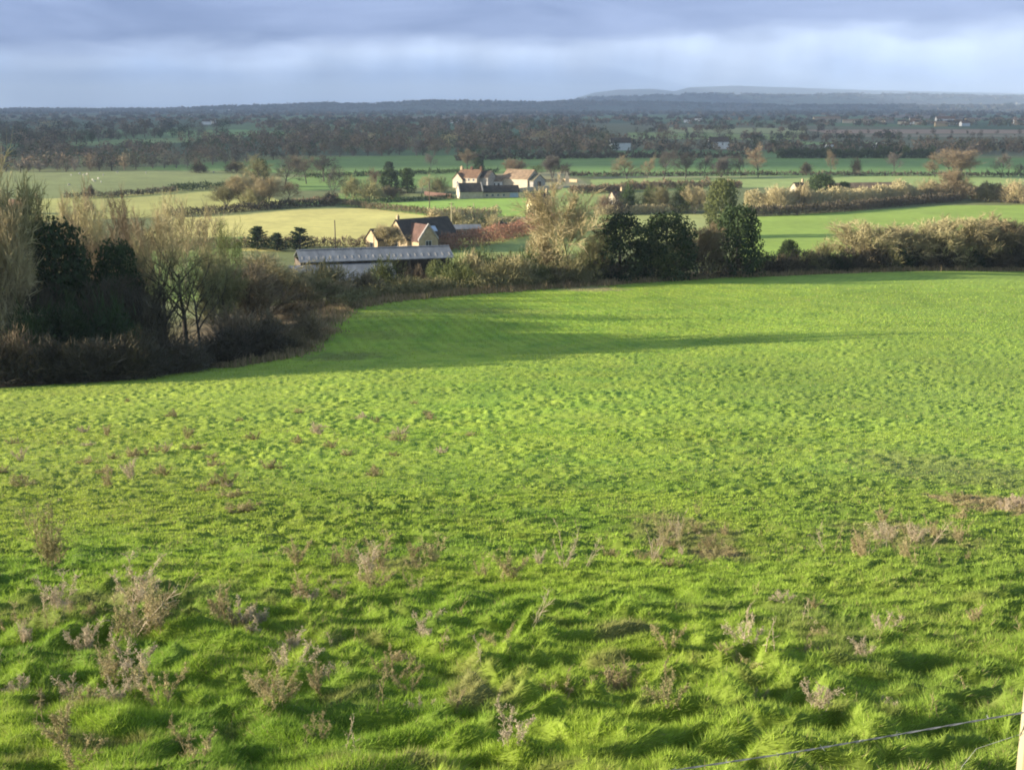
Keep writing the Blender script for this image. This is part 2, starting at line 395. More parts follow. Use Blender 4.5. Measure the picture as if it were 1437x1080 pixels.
# ground mesh: rows spaced finely near the viewer, coarse at the horizon
rows = []
ysamp = np.concatenate([np.arange(1130, 400, -1.25), np.arange(400, 160, -.7)])
rc = march(np.full(len(ysamp), 640.), ysamp)[:, 1]; rc2 = march(np.full(len(ysamp), 60.), ysamp)[:, 1]; rc3 = march(np.full(len(ysamp), 1250.), ysamp)[:, 1]
rows = np.unique(np.round(np.concatenate([rc, rc2[::3], rc3[::2], np.linspace(90, 290, 130), np.geomspace(2500, 26000, 190)]), 2))
rows = rows[~np.isnan(rows)]
keep = [rows[0]]
for r_ in rows[1:]:
    if r_-keep[-1] > max(.012, keep[-1]*.0014): keep.append(r_)
rows = np.array(keep)
rows = np.concatenate([[-4000,-600,-120,-40,-20,-10,-5,-1,1.5,3,4,5], rows[rows > 5.4], [30000, 45000]])
us = np.concatenate([np.array([-12,-5,-2.5,-1.4,-1,-.8,-.68,-.58]), np.linspace(-.50, .50, 860), np.array([.58,.68,.8,1,1.4,2.5,5,12])])
Yg, Ug = np.meshgrid(rows, us, indexing='ij')
Xg = Ug*np.maximum(np.abs(Yg), 5)*1.02
SD = edge_sd(Xg, Yg)
Z = H(Xg, Yg, SD)
mm = (SD < 1.5) & (Yg > 2) & (Yg < 140)
bm_ = np.zeros(Z.shape); bm_[mm] = bumps(Xg[mm], Yg[mm]); Z += bm_*sstep(1.5, -.5, SD)
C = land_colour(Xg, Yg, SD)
nr, nc = Yg.shape
idx = np.arange(nr*nc).reshape(nr, nc)
quads = np.stack([idx[:-1,:-1], idx[:-1,1:], idx[1:,1:], idx[1:,:-1]], -1).reshape(-1, 4)
V = np.stack([Xg, Yg, Z], -1).reshape(-1, 3)
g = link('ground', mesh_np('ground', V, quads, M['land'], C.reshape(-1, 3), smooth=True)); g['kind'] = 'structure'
import time as _tm; print('ground', nr, nc)

# ------------------------------------------------------------------ grass of the meadow
def blades(n, py0, py1, hmul, wpx, seed, hmin=.05, hmax=.10):
    r = np.random.default_rng(seed)
    tab_y = np.linspace(py1, py0, 260); tab_d = march(np.full(260, 700.), tab_y)[:, 1]
    ok = ~np.isnan(tab_d) & (tab_d < 200)
    y = np.interp(r.random(n), np.linspace(0, 1, ok.sum()), tab_d[ok])
    u = (r.random(n)-.5)*.98
    x = u*y
    y = y + r.normal(0, .02, n)*y*.5
    sd = edge_sd(x, y); k = sd < -.1; x, y = x[k], y[k]; n = len(x)
    e = .06
    b0 = bumps(x, y); bx = (bumps(x+e, y)-b0)/e; by = (bumps(x, y+e)-b0)/e
    z = H(x, y) + b0 - .01
    px_m = y/1236.
    w = np.maximum(.006, wpx*px_m)*(.7+.6*r.random(n))
    cl = .5+.5*noise(x*3.3, y*3.3, 71) ; cl2 = .5+.5*noise(x*9, y*9, 72)
    h = (hmin + (hmax-hmin)*np.clip(.2+.6*cl+.5*cl2, 0, 1.3))*hmul*(.6+.8*r.random(n))
    h = np.maximum(h, px_m*1.0)
    ln = .5
    d = np.stack([-bx*1.0 + r.normal(.08, ln, n) + .35*noise(x*2.2, y*2.2, 73), -by*1.0 + r.normal(-.05, ln, n) + .35*noise(x*2.2, y*2.2, 74), np.full(n, 1.0)], -1)
    d /= np.linalg.norm(d, axis=1)[:, None]
    ph = r.random(n)*math.pi; s = np.stack([np.cos(ph), np.sin(ph), np.zeros(n)], -1)
    base = np.stack([x, y, z], -1)
    Vv = np.empty((n, 3, 3)); Vv[:,0] = base - s*w[:,None]/2; Vv[:,1] = base + s*w[:,None]/2; Vv[:,2] = base + d*h[:,None]
    c = meadow_colour(x, y); 
    j = (1+r.normal(0, .14, n))[:, None]; c = c*j
    dry = (r.random(n) < .025 + .16*sstep(.15, .7, noise(x*.8, y*.8, 81) + .5*noise(x*.15, y*.15, 82)))[:, None]; c = np.where(dry, np.array((.36,.30,.13)), c)
    c = np.clip(c, .01, .8)
    cc = np.repeat(c, 3, 0)
    return Vv.reshape(-1, 3), cc
Vs = []; Cs = []
for a in [(480000, 1150, 790, 1.0, .72, 1, .03, .085), (330000, 830, 600, .7, 1.0, 2, .05, .10), (220000, 960, 690, 1.0, .85, 7, .035, .085), (200000, 620, 378, .65, 1.1, 3, .05, .09)]:
    v, c = blades(*a); Vs.append(v); Cs.append(c)
V = np.vstack(Vs); C = np.vstack(Cs)
o = link('meadow_grass', mesh_np('meadow_grass', V, np.arange(len(V)).reshape(-1, 3), M['grass'], C)); o['kind'] = 'stuff'; tag(o, 'bright green tussocky meadow grass covering the sloping field', 'grass')

# straw coloured verge along the far edge of the field
def verge():
    r = np.random.default_rng(5); Vv = []; 
    pts = EDGE[3:14]; seg = np.diff(pts, axis=0); L_ = np.hypot(*seg.T); cum = np.concatenate([[0], np.cumsum(L_)])
    n = 60000; t = r.random(n)*cum[-1]; i = np.clip(np.searchsorted(cum, t)-1, 0, len(seg)-1)
    q = pts[i] + seg[i]*((t-cum[i])/L_[i])[:, None]; nrm = np.stack([-seg[i][:,1], seg[i][:,0]], -1)/L_[i][:, None]
    off = r.normal(.2, .8, n) + .8*noise(q[:,0]*.3, q[:,1]*.3, 5); q = q + nrm*off[:, None]
    x, y = q.T; z = H(x, y)
    h = (.22+.55*r.random(n)**2)*(1+.8*noise(x*.5, y*.5, 9)); w = .05+.05*r.random(n)
    ph = r.random(n)*math.pi
    B = np.stack([x, y, z], -1); s = np.stack([np.cos(ph), np.sin(ph), 0*x], -1)*w[:, None]
    T = B + np.stack([r.normal(0,.12,n), r.normal(0,.12,n), h], -1)
    V = np.stack([B-s, B+s, T], 1).reshape(-1, 3)
    c = np.array((.42,.30,.17))*(1+.25*r.normal(0,1,(n,1))*.6); c = np.where(r.random((n,1)) < .3, (.24,.21,.08), c)
    o = link('dry_verge_grass', mesh_np('dry_verge_grass', V, np.arange(len(V)).reshape(-1,3), M['grass'], np.repeat(np.clip(c,.02,.8), 3, 0))); tag(o, 'straw coloured dry grass along the far edge of the green field', 'grass', kind='stuff')
verge()

# ------------------------------------------------------------------ plants: generators in normalised size (height about 1)
def tube(V, Fc, p0, p1, r0, r1, k=5):
    p0 = np.array(p0); p1 = np.array(p1); d = p1-p0; L = np.linalg.norm(d)
    if L < 1e-6: return
    d /= L; a = np.cross(d, (0.,0.,1.)); 
    if np.linalg.norm(a) < .05: a = np.array((1.,0,0))
    a /= np.linalg.norm(a); b = np.cross(d, a); i = len(V)
    for p, r_ in ((p0, r0), (p1, r1)):
        for j in range(k):
            t = 2*math.pi*j/k; V.append(p + a*math.cos(t)*r_ + b*math.sin(t)*r_)
    for j in range(k):
        j2 = (j+1) % k; Fc.append((i+j, i+j2, i+k+j2)); Fc.append((i+j, i+k+j2, i+k+j))
def perp(d, r):
    v = r.normal(0, 1, 3); v -= d*(v@d); return v/np.linalg.norm(v)
def bare_tree(seed, trunk_h=.25, spread=.55, limbs=9, tw=.0022, sub=7, fine=6, stems=1, up=.35, lean=0, r0=.02):
    """returns (trunk V, F), (twig V, F)"""
    r = np.random.default_rng(seed); TV, TF = [], []; tws = []
    def grow(p, d, L, rad, lvl):
        n = 4 if lvl < 2 else 3; pts = [p.copy()]; dirs = [d]
        for k in range(n):
            d = d + perp(d, r)*(.10+.07*lvl) + np.array((0,0,up*.12)); d /= np.linalg.norm(d)
            q = pts[-1] + d*L/n; 
            if lvl <= 2: tube(TV, TF, pts[-1], q, rad*(1-.75*k/n), rad*(1-.75*(k+1)/n), 6 if lvl == 0 else 4 if lvl == 1 else 3)
            else: tws.append((pts[-1], q, rad*1.3))
            pts.append(q); dirs.append(d)
        if lvl == 3:
            for k in range(fine):
                t = r.random()*n; i = min(int(t), n-1); q = pts[i] + (pts[i+1]-pts[i])*(t-i)
                dd = dirs[i+1] + perp(dirs[i+1], r)*(.5+.5*r.random()) + np.array((0,0,.15)); dd /= np.linalg.norm(dd)
                tws.append((q, q+dd*L*(.5+.6*r.random()), rad*.9))
            return
        nch = (limbs, sub, sub)[lvl]
        for k in range(nch):
            lo = (trunk_h if lvl == 0 else .25); t = (lo + (1-lo)*((k+r.random())/nch))*n; i = min(int(t), n-1)
            q = pts[i] + (pts[i+1]-pts[i])*(t-i)
            ang = spread*(1.15-.5*(t/n))*(1 if lvl == 0 else .95)*(.8+.5*r.random())
            pv = perp(dirs[i+1], r)
            dd = dirs[i+1]*math.cos(ang*1.3) + pv*math.sin(ang*1.3); dd /= np.linalg.norm(dd)
            cl = (L*(.60-.25*(t/n-lo)) if lvl == 0 else L*.55)*(.8+.4*r.random())
            grow(q, dd, cl, rad*(.5 if lvl == 0 else .55)*(1.15-.6*t/n), lvl+1)
    for s_ in range(stems):
        a = 2*math.pi*s_/max(stems,1)+r.random(); off = .25 if stems > 1 else .03
        d = np.array((math.cos(a)*off+lean, math.sin(a)*off, 1.)); d /= np.linalg.norm(d)
        grow(np.array((math.cos(a)*.02*(stems>1), math.sin(a)*.02*(stems>1), -.02)), d, .85*(.85+.25*r.random()), r0*(1 if stems == 1 else .7), 0)
    A = np.array([t[0] for t in tws]); B = np.array([t[1] for t in tws]); W = np.maximum(np.array([t[2] for t in tws]), tw*.6)
    D = B-A; D /= np.linalg.norm(D, axis=1)[:, None]
    S = np.cross(D, r.normal(0, 1, D.shape)); S /= np.linalg.norm(S, axis=1)[:, None]
    S *= (W*.5+tw*.5)[:, None]*.8
    n = len(A); CV = np.stack([A-S, A+S, B], 1).reshape(-1, 3)
    zs = max(float(np.percentile(CV[:,2], 99.4)), .01)
    TV = np.array(TV)/zs; CV = CV/zs
    return (TV, np.array(TF)), (CV, np.arange(3*n).reshape(-1, 3))
def leaf_cloud(r, cent, rad, per, size, flat=1.0):
    """small leaf faces scattered over clumps"""
    n = len(cent)*per; c = np.repeat(cent, per, 0); rr = np.repeat(rad, per)
    d = r.normal(0, 1, (n, 3)); d /= np.linalg.norm(d, axis=1)[:, None]
    p = c + d*(rr*(.45+.6*r.random(n)**.5))[:, None]*np.array((1,1,flat))
    nrm = d + r.normal(0, .6, (n, 3)); nrm /= np.linalg.norm(nrm, axis=1)[:, None]
    a = np.cross(nrm, r.normal(0, 1, (n, 3))); a /= np.linalg.norm(a, axis=1)[:, None]; b = np.cross(nrm, a)
    s = (size*(.6+.8*r.random(n)))[:, None]
    V = np.stack([p-a*s*.5-b*s*.4, p+a*s*.5-b*s*.4, p+b*s*.7], 1).reshape(-1, 3)
    return V, np.arange(3*n).reshape(-1, 3)
def evergreen(seed, shape='dome', clumps=70, per=70, size=.030, width=.45, base=.0):
    r = np.random.default_rng(seed); cs, rs = [], []
    for k in range(clumps):
        t = (k+.5)/clumps; z = base + (1-base)*t**.9
        if shape == 'dome': R0 = width*math.sqrt(max(.02, 1-(max(z-.38,-.1)/.64)**2))
        elif shape == 'cone': R0 = width*(1.02-z)**.8
        else: R0 = width*(.75+.25*math.sin(z*9))*min(1, (1.03-z)*3.5)
        a = k*2.39996 + r.random()*.8; q = (.35+.65*r.random()**.5)
        cs.append((math.cos(a)*R0*q, math.sin(a)*R0*q, z*.95)); rs.append((.055+.05*r.random())*(1.5 if shape == 'dome' else 1.0))
    V, Fc = leaf_cloud(r, np.array(cs), np.array(rs), per, size, .7)
    V[:, 2] = np.maximum(V[:, 2], .0)
    TV, TF = [], []; tube(TV, TF, (0,0,-.03), (.01,0,.5), .03, .018, 6); tube(TV, TF, (.01,0,.5), (0,.01,.85), .018, .006, 5)
    for k in range(10):
        a = r.random()*6.28; z = .12+.7*r.random(); l = width*.7; tube(TV, TF, (0,0,z), (math.cos(a)*l, math.sin(a)*l, z+.1), .008, .003, 4)
    return (np.array(TV), np.array(TF)), (V, Fc)
def conifer(seed, tiers=15, width=.30, size=.03):
    r = np.random.default_rng(seed); cs, rs = [], []; TV, TF = [], []
    tube(TV, TF, (0,0,-.03), (0,0,.97), .025, .004, 6)
    for k in range(tiers):
        z = .08 + .88*k/tiers; R0 = width*(1.02-z)**.75
        for j in range(6):
            a = r.random()*6.28; l = R0*(.6+.5*r.random()); e = (math.cos(a)*l, math.sin(a)*l, z+.03+l*.25)
            tube(TV, TF, (0,0,z-.03), e, .006, .002, 3)
            for q in (.35,.65,.95): cs.append((e[0]*q, e[1]*q, z-.03+(e[2]-z+.03)*q)); rs.append(.022+.022*(1-q))
    V, Fc = leaf_cloud(r, np.array(cs), np.array(rs), 16, size, .8)
    return (np.array(TV), np.array(TF)), (V, Fc)
def shrub(seed, n=2600, w=.6, tw=.006, leaf=0, size=.04):
    """dome of fine twigs springing from the base, some leaf"""
    r = np.random.default_rng(seed)
    a = r.random(n)*6.283; el = r.random(n)**.6*1.5; L = (.5+.5*r.random(n)); 
    lump = 1+.22*np.sin(a*3+seed)+.15*np.sin(a*5+el*4)
    d = np.stack([np.cos(a)*np.cos(el)*w, np.sin(a)*np.cos(el)*w, np.sin(el)*.96+.04], -1)*lump[:, None]
    c = d*L[:, None]*(.95)
    dirv = d + r.normal(0, .32, (n, 3)); dirv /= np.linalg.norm(dirv, axis=1)[:, None]
    l = (.07+.10*r.random(n))[:, None]
    A = c - dirv*l*.6; B = c + dirv*l
    S = np.cross(dirv, r.normal(0,1,(n,3))); S /= np.linalg.norm(S, axis=1)[:, None]; S *= tw*(.6+.8*r.random(n))[:, None]
    V = np.stack([A-S, A+S, B], 1).reshape(-1, 3)
    if leaf:
        m = leaf//8; aa = r.random(m)*6.283; ee = r.random(m)*1.45; LL = .45+.5*r.random(m)
        cc = np.stack([np.cos(aa)*np.cos(ee)*w, np.sin(aa)*np.cos(ee)*w, np.sin(ee)], -1)*LL[:, None]
        V2, _ = leaf_cloud(r, cc, np.full(m, .06), 8, size); V = np.vstack([V, V2])
    V[:,2] = np.maximum(V[:,2], -.03)
    TV, TF = [], []
    for k in range(9):
        b = r.random()*6.28; q = .2+.5*r.random(); tube(TV, TF, (math.cos(b)*.03, math.sin(b)*.03, -.03), (math.cos(b)*w*q, math.sin(b)*w*q, .35+.3*r.random()), .014, .005, 4)
    return (np.array(TV), np.array(TF)), (V, np.arange(len(V)).reshape(-1, 3))

GEO = {}
for k in range(6): GEO['bare%d' % k] = bare_tree(100+k, trunk_h=.22+.03*k, spread=.55+.03*(k % 3), limbs=11, tw=.0042, sub=7, fine=7)
for k in range(3): GEO['multi%d' % k] = bare_tree(140+k, trunk_h=.2, spread=.45, limbs=8, sub=6, fine=6, stems=5, tw=.0058, r0=.02)
for k in range(3): GEO['tall%d' % k] = bare_tree(160+k, trunk_h=.35, spread=.46, limbs=13, sub=6, fine=5, tw=.0042, r0=.015, up=.45)
for k in range(2): GEO['ash%d' % k] = bare_tree(180+k, trunk_h=.28, spread=.46, limbs=15, sub=8, fine=6, tw=.0050, r0=.018, up=.35)
for k in range(3): GEO['open%d' % k] = bare_tree(190+k, trunk_h=.38, spread=.55, limbs=8, sub=5, fine=4, tw=.0028, r0=.026)
for k in range(4): GEO['ever%d' % k] = evergreen(200+k, 'dome', 105, 75, .030, .42)
for k in range(2): GEO['column%d' % k] = evergreen(220+k, 'column', 70, 60, .026, .22)
for k in range(3): GEO['pine%d' % k] = conifer(240+k, width=.34+.05*k)
for k in range(4): GEO['shrub%d' % k] = shrub(260+k, 3000, .62, .0065)
for k in range(3): GEO['ivy%d' % k] = shrub(280+k, 1800, .55, .006, leaf=1800, size=.035)
def round_crown(seed, n=800, size=.035):
    r = np.random.default_rng(seed); m = 16; a = r.random(m)*6.28; c = np.stack([np.cos(a)*.28*r.random(m)**.5, np.sin(a)*.28*r.random(m)**.5, .20+.62*r.random(m)], -1); c[:3] = [(0,0,.3),(.1,0,.2),(-.1,.05,.25)]
    V, Fc = leaf_cloud(r, c, .13+.08*r.random(m), n//m, size)
    V[:,2] = np.maximum(V[:,2], -.02); TV, TF = [], []; tube(TV, TF, (0,0,-.03), (0,0,.5), .03, .015, 5); k = len(V)
    V = np.vstack([V, np.array(TV)[np.array(TF)].reshape(-1,3)]); return (np.array(TV), np.array(TF)), (V, np.arange(len(V)).reshape(-1,3))
for k in range(4): GEO['copse%d' % k] = round_crown(300+k)
_mc = {}
def geo_mesh(key, part, mat):
    q = (key, part, mat)
    if q not in _mc:
        V, Fc = GEO[key][0 if part == 'trunk' else 1]; _mc[q] = mesh_np(key+'_'+part, V, Fc, M[mat])
    return _mc[q]
def plant(key, name, loc, h, wmul, tmat, cmat, label, cat, group=None, rz=None):
    rt = empty(name, tuple(loc), rng.random()*6.28 if rz is None else rz)
    w = h*wmul; rt.scale = (w, w, h)
    a = link('trunk' if cat == 'tree' else 'stems', geo_mesh(key, 'trunk', tmat), rt); b = link('crown' if cat == 'tree' else 'foliage', geo_mesh(key, 'crown', cmat), rt)
    tag(rt, label, cat, group)
    return rt
def hpx(loc, px): return px/F*depth(loc)/cp
_w = {}
def width_of(key):
    if key not in _w:
        V = GEO[key][1][0]; _w[key] = float(np.percentile(np.hypot(V[:,0], V[:,1]), 96))*2
    return _w[key]
def plant_px(key, name, px, base, top, wpx, tmat, cmat, label, cat='tree', Y=None, group=None):
    """base: photo y of the foot when it is seen, or None with Y"""
    loc = PY(px, shiftY(px, Y)) if Y else P(px, base)
    # photo y of the foot
    dz = loc[2]; dep = depth(loc); fy = CY - F*(loc[1]*sp + loc[2]*cp)/dep
    h = (fy-top)/F*dep/cp
    h = max(h, .4)
    w = wpx/F*dep
    return plant(key, name, loc - np.array((0,0,.1)), h, w/h/width_of(key), tmat, cmat, label, cat, group)

T = plant_px
# --- left wood, nearest the field
T('ash0','bare_tree', 10,None,203,130,'twig_green','twig_tan','tallest slender bare tree at the very left edge with a pale trunk',Y=106)
T('ash1','bare_tree',-45,None,225,130,'bark','twig_tan','bare tree partly cut off by the left edge behind the tallest one',Y=110)
T('ash1','bare_tree', 48,None,262,80,'bark','twig_green','greenish bare tree just right of the tallest left-edge tree',Y=108)
T('ever0','evergreen_tree',85,None,316,124,'bark_dark','leaf_dark','large dark green evergreen tree in the left wood',Y=109)
T('ever1','evergreen_tree',173,None,342,84,'bark_dark','leaf_dark','smaller dark evergreen tree right of the large evergreen in the left wood',Y=113)
T('ever2','evergreen_tree',120,None,385,90,'bark_dark','leaf_dark','low dark evergreen between the two evergreens of the left wood',Y=112)
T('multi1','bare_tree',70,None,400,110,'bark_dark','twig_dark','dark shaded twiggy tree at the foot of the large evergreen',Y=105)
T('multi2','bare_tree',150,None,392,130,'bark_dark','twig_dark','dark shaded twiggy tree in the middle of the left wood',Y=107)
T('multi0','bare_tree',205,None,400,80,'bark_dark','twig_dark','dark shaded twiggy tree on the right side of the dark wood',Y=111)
T('open0','bare_tree',236,None,330,110,'bark_dark','twig_green','thin bare tree with dark trunk first right of the dark wood',Y=114)
T('open1','bare_tree',263,None,322,140,'bark_dark','twig_green','forked bare tree with dark trunk in the gap of the left wood',Y=116)
T('open2','bare_tree',282,None,350,130,'bark_dark','twig_green','leaning bare tree with spreading dark limbs in the gap of the left wood',Y=113)
T('tall2','bare_tree',212,None,335,60,'bark','twig_green','pale slender tree rising behind the dark wood',Y=120)
T('tall1','bare_tree',330,None,312,56,'bark','leaf_olive','tall narrow greenish tree left of the three small conifers',Y=128)
T('tall0','bare_tree',300,None,345,60,'bark','twig_green','slender greenish tree beside the tall narrow tree',Y=132)
for k,(px,top,w,Y) in enumerate([(70,285,70,135),(110,300,80,140),(150,278,70,142),(190,300,80,146),(225,292,70,150),(262,285,60,205),(130,262,60,160),(300,290,60,210),(35,262,60,128),(180,272,60,165),(95,275,60,168),(240,275,50,215),(198,300,60,138)]):
    T('tall%d'%(k%3) if k%2 else 'bare%d'%(k%6),'bare_tree',px,None,top,w,'bark','twig_tan' if k%3 else 'twig_brown','tan twiggy bare tree in the thin row behind the left wood',Y=Y,group='bare trees behind the left wood')
T('bare3','bare_tree',402,None,352,150,'bark','twig_tan','broad pale bare tree in front of the left end of the long grey barn',Y=138)
T('multi1','bare_tree',375,None,362,90,'bark','twig_tan','smaller pale bare tree left of the broad one by the barn',Y=142)
T('shrub0','shrub',458,None,373,100,'bark','twig_green','large rounded tan shrub below the left end of the long barn','shrub',Y=150)
T('shrub1','shrub',425,None,392,70,'bark','twig_tan','rounded tan shrub under the broad pale bare tree','shrub',Y=140)
T('shrub2','shrub',515,None,385,60,'bark_dark','twig_brown','brown shrub below the lean-to of the long barn','shrub',Y=160)
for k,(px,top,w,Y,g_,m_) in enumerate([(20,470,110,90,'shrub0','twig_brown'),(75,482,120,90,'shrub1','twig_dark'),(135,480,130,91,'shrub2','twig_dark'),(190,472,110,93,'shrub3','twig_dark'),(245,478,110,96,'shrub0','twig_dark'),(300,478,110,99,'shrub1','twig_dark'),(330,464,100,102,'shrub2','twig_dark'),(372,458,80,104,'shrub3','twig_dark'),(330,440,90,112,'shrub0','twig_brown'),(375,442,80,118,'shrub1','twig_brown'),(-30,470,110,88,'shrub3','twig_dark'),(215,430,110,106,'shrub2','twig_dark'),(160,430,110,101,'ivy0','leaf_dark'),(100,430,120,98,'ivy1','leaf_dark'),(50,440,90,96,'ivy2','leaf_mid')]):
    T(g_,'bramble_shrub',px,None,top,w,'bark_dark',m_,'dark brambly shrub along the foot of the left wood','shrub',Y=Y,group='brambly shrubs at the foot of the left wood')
for k,(px,top,w,Y,m_) in enumerate([(430,440,60,118,'twig_brown'),(448,445,44,128,'twig_tan'),(412,462,44,113,'twig_brown'),(415,425,60,132,'twig_brown'),(480,425,50,148,'twig_brown')]):
    T('shrub%d'%(k%4),'bramble_shrub',px,None,top,w,'bark_dark',m_,'low rusty bramble clump in the corner of the field right of the left wood','shrub',Y=Y,group='bramble clumps in the field corner')
for px, top, w, Y, g_, m_ in [(345,372,110,122,'multi0','twig_brown'),(312,360,90,118,'multi2','twig_green'),(372,385,90,126,'multi1','twig_brown'),(430,382,90,142,'multi2','twig_green'),(468,392,70,146,'multi0','twig_tan'),(190,330,90,116,'ash0','twig_brown'),(130,318,90,122,'ash1','twig_brown'),(20,300,110,104,'multi1','twig_tan')]:
    T(g_,'bare_tree',px,None,top,w,'bark_dark',m_,'low twiggy bare tree filling the thicket between the left wood and the barn','tree',Y=Y,group='thicket trees between the left wood and the barn')
# --- off-frame wood on the left slope whose shade reaches the field
for k,(x_,y_,h_) in enumerate([(-52,95,13),(-58,97,14),(-66,95,15),(-74,96,16),(-50,100,14),(-56,104,15),(-64,103,16),(-72,104,17),(-82,101,18),(-90,98,18),(-78,106,18)]):
    z_ = H1(x_, y_); plant('ever%d'%(k%4) if k%2==0 else 'multi%d'%(k%3),'wood_tree',(x_,y_,z_),h_,.9 if k%2==0 else 1.1,'bark_dark','leaf_dark' if k%2==0 else 'twig_brown','tree of the wood running on left of the tallest bare tree','tree','trees of the wood beyond the left edge')
# --- thicket between the barn and the big bare tree
mid = [('ivy0','shrub',540,368,72,172,'leaf_olive','ivy covered shrub standing before the open bays of the barn'),
 ('ivy1','shrub',520,388,50,166,'leaf_mid','small ivy covered shrub left of the tall ivy shrub by the barn'),
 ('shrub1','shrub',582,378,60,176,'twig_brown','brown twiggy shrub before the open bays of the barn'),
 ('shrub3','shrub',630,392,60,165,'twig_dark','dark low shrub right of the round clipped bush'),
 ('ivy2','shrub',668,352,72,172,'leaf_olive','tall greenish shrub left of the rust coloured hedge end'),
 ('shrub2','shrub',705,362,78,172,'twig_dark','dark shrub between the greenish shrub and the big bare tree'),
 ('ivy0','shrub',738,356,70,170,'leaf_mid','green leafy shrub left below the big bare tree'),
 ('shrub0','shrub',765,338,80,175,'twig_tan','pale tan shrub at the left foot of the big bare tree'),
 ('ivy1','shrub',825,352,80,170,'leaf_olive','greenish shrub at the right foot of the big bare tree'),
 ('shrub3','shrub',782,378,70,166,'twig_brown','low brown shrub under the big bare tree')]
for g_, nm, px, top, w, Y, m_, lb in mid: T(g_, nm, px, None, top, w, 'bark_dark', m_, lb, 'shrub', Y=Y)
for k in range(13):
    px = 500 + k*26 + rng.integers(-6, 6); Y = np.interp(px, [500,850],[160,168])
    T('shrub%d'%(k%4),'hedge_shrub',px,None,(402 if px < 640 else 384)+rng.integers(-10,8)-(px-500)*.05,62,'bark_dark',['twig_green','twig_tan','leaf_olive','twig_green'][k%4],'small scrubby bush in the hedge below the barn and the big bare tree','shrub',Y=Y,group='scrubby bushes along the far hedge centre')
T('ash0','bare_tree',798,None,264,132,'twig_green','twig_tan','big pale bare tree standing in the hedge left of the dark evergreens',Y=169)
T('bare5','bare_tree',752,None,322,60,'bark','twig_tan','slim bare tree left of the big pale bare tree',Y=176)
T('multi2','bare_tree',832,None,330,46,'bark','twig_green','slim greenish bare tree between the big bare tree and the evergreens',Y=169)
T('ever3','evergreen_tree',870,None,303,92,'bark_dark','leaf_dark','leftmost dark evergreen tree of the hedge cluster',Y=170)
T('ever0','evergreen_tree',934,None,301,90,'bark_dark','leaf_dark','middle dark evergreen tree of the hedge cluster',Y=172)
T('ivy2','shrub',925,None,340,64,'bark_dark','leaf_olive','sunlit ivy bush in front of the middle evergreen','shrub',Y=170)
T('multi0','bare_tree',982,None,318,74,'bark_dark','twig_brown','brown twiggy tree between the middle and right evergreens',Y=174)
T('ever1','evergreen_tree',1033,None,290,78,'bark_dark','leaf_dark','rightmost dark evergreen tree of the hedge cluster, widest of them',Y=176)
T('ever2','evergreen_tree',1012,None,253,50,'bark_dark','leaf_olive','evergreen tree rising behind the rightmost evergreen of the cluster',Y=330)
T('ever3','evergreen_bush',1105,None,337,34,'bark_dark','leaf_dark','small dark rounded bush standing above the hedge right of the evergreens','shrub',Y=182)
T('shrub0','shrub',1156,None,343,44,'bark_dark','twig_green','small greenish bush above the hedge left of the tan bare trees','shrub',Y=184)
for k,(px,top,w,l_) in enumerate([(1212,312,108,'first tan bare tree of the right-hand hedge, with pale crossing limbs'),(1262,318,90,'low tan bare tree second in the right-hand hedge'),(1305,309,112,'broad tan bare tree third in the right-hand hedge'),(1355,304,116,'broad tan bare tree fourth in the right-hand hedge'),(1400,309,110,'tan bare tree with a dark heart fifth in the right-hand hedge'),(1445,316,106,'tan bare tree cut by the right edge of the view'),(1500,310,90,'tan bare tree just past the right edge')]):
    T('multi%d'%(k%3),'bare_tree',px,None,top,w,'bark','twig_tan' if k != 4 else 'twig_brown',l_,Y=187+k)
for k in range(20):
    px = 1085 + k*20 + rng.integers(-5, 6); Y = np.interp(px, [1085,1480],[177,190])+1.0
    T('shrub%d'%(k%4),'hedge_shrub',px,None,np.interp(px,[1085,1150,1230,1480],[366,358,352,352])+rng.integers(-5,5),48,'bark_dark',['twig_dark','twig_brown','twig_dark','twig_green','leaf_dark'][k%5],'dark low bush at the foot of the tan bare trees in the right-hand hedge','shrub',Y=Y,group='low bushes of the right-hand hedge')
for k in range(9):
    px = 640 + k*26 + rng.integers(-6, 6)
    T(['ivy0','shrub1','ivy1','shrub3'][k%4],'hedge_shrub',px,None,372+rng.integers(-14,14),66,'bark_dark',['leaf_olive','twig_tan','twig_green'][k%3],'rounded sunlit bush in the thicket either side of the big bare tree','shrub',Y=np.interp(px,[640,850],[168,174]),group='sunlit bushes round the big bare tree')
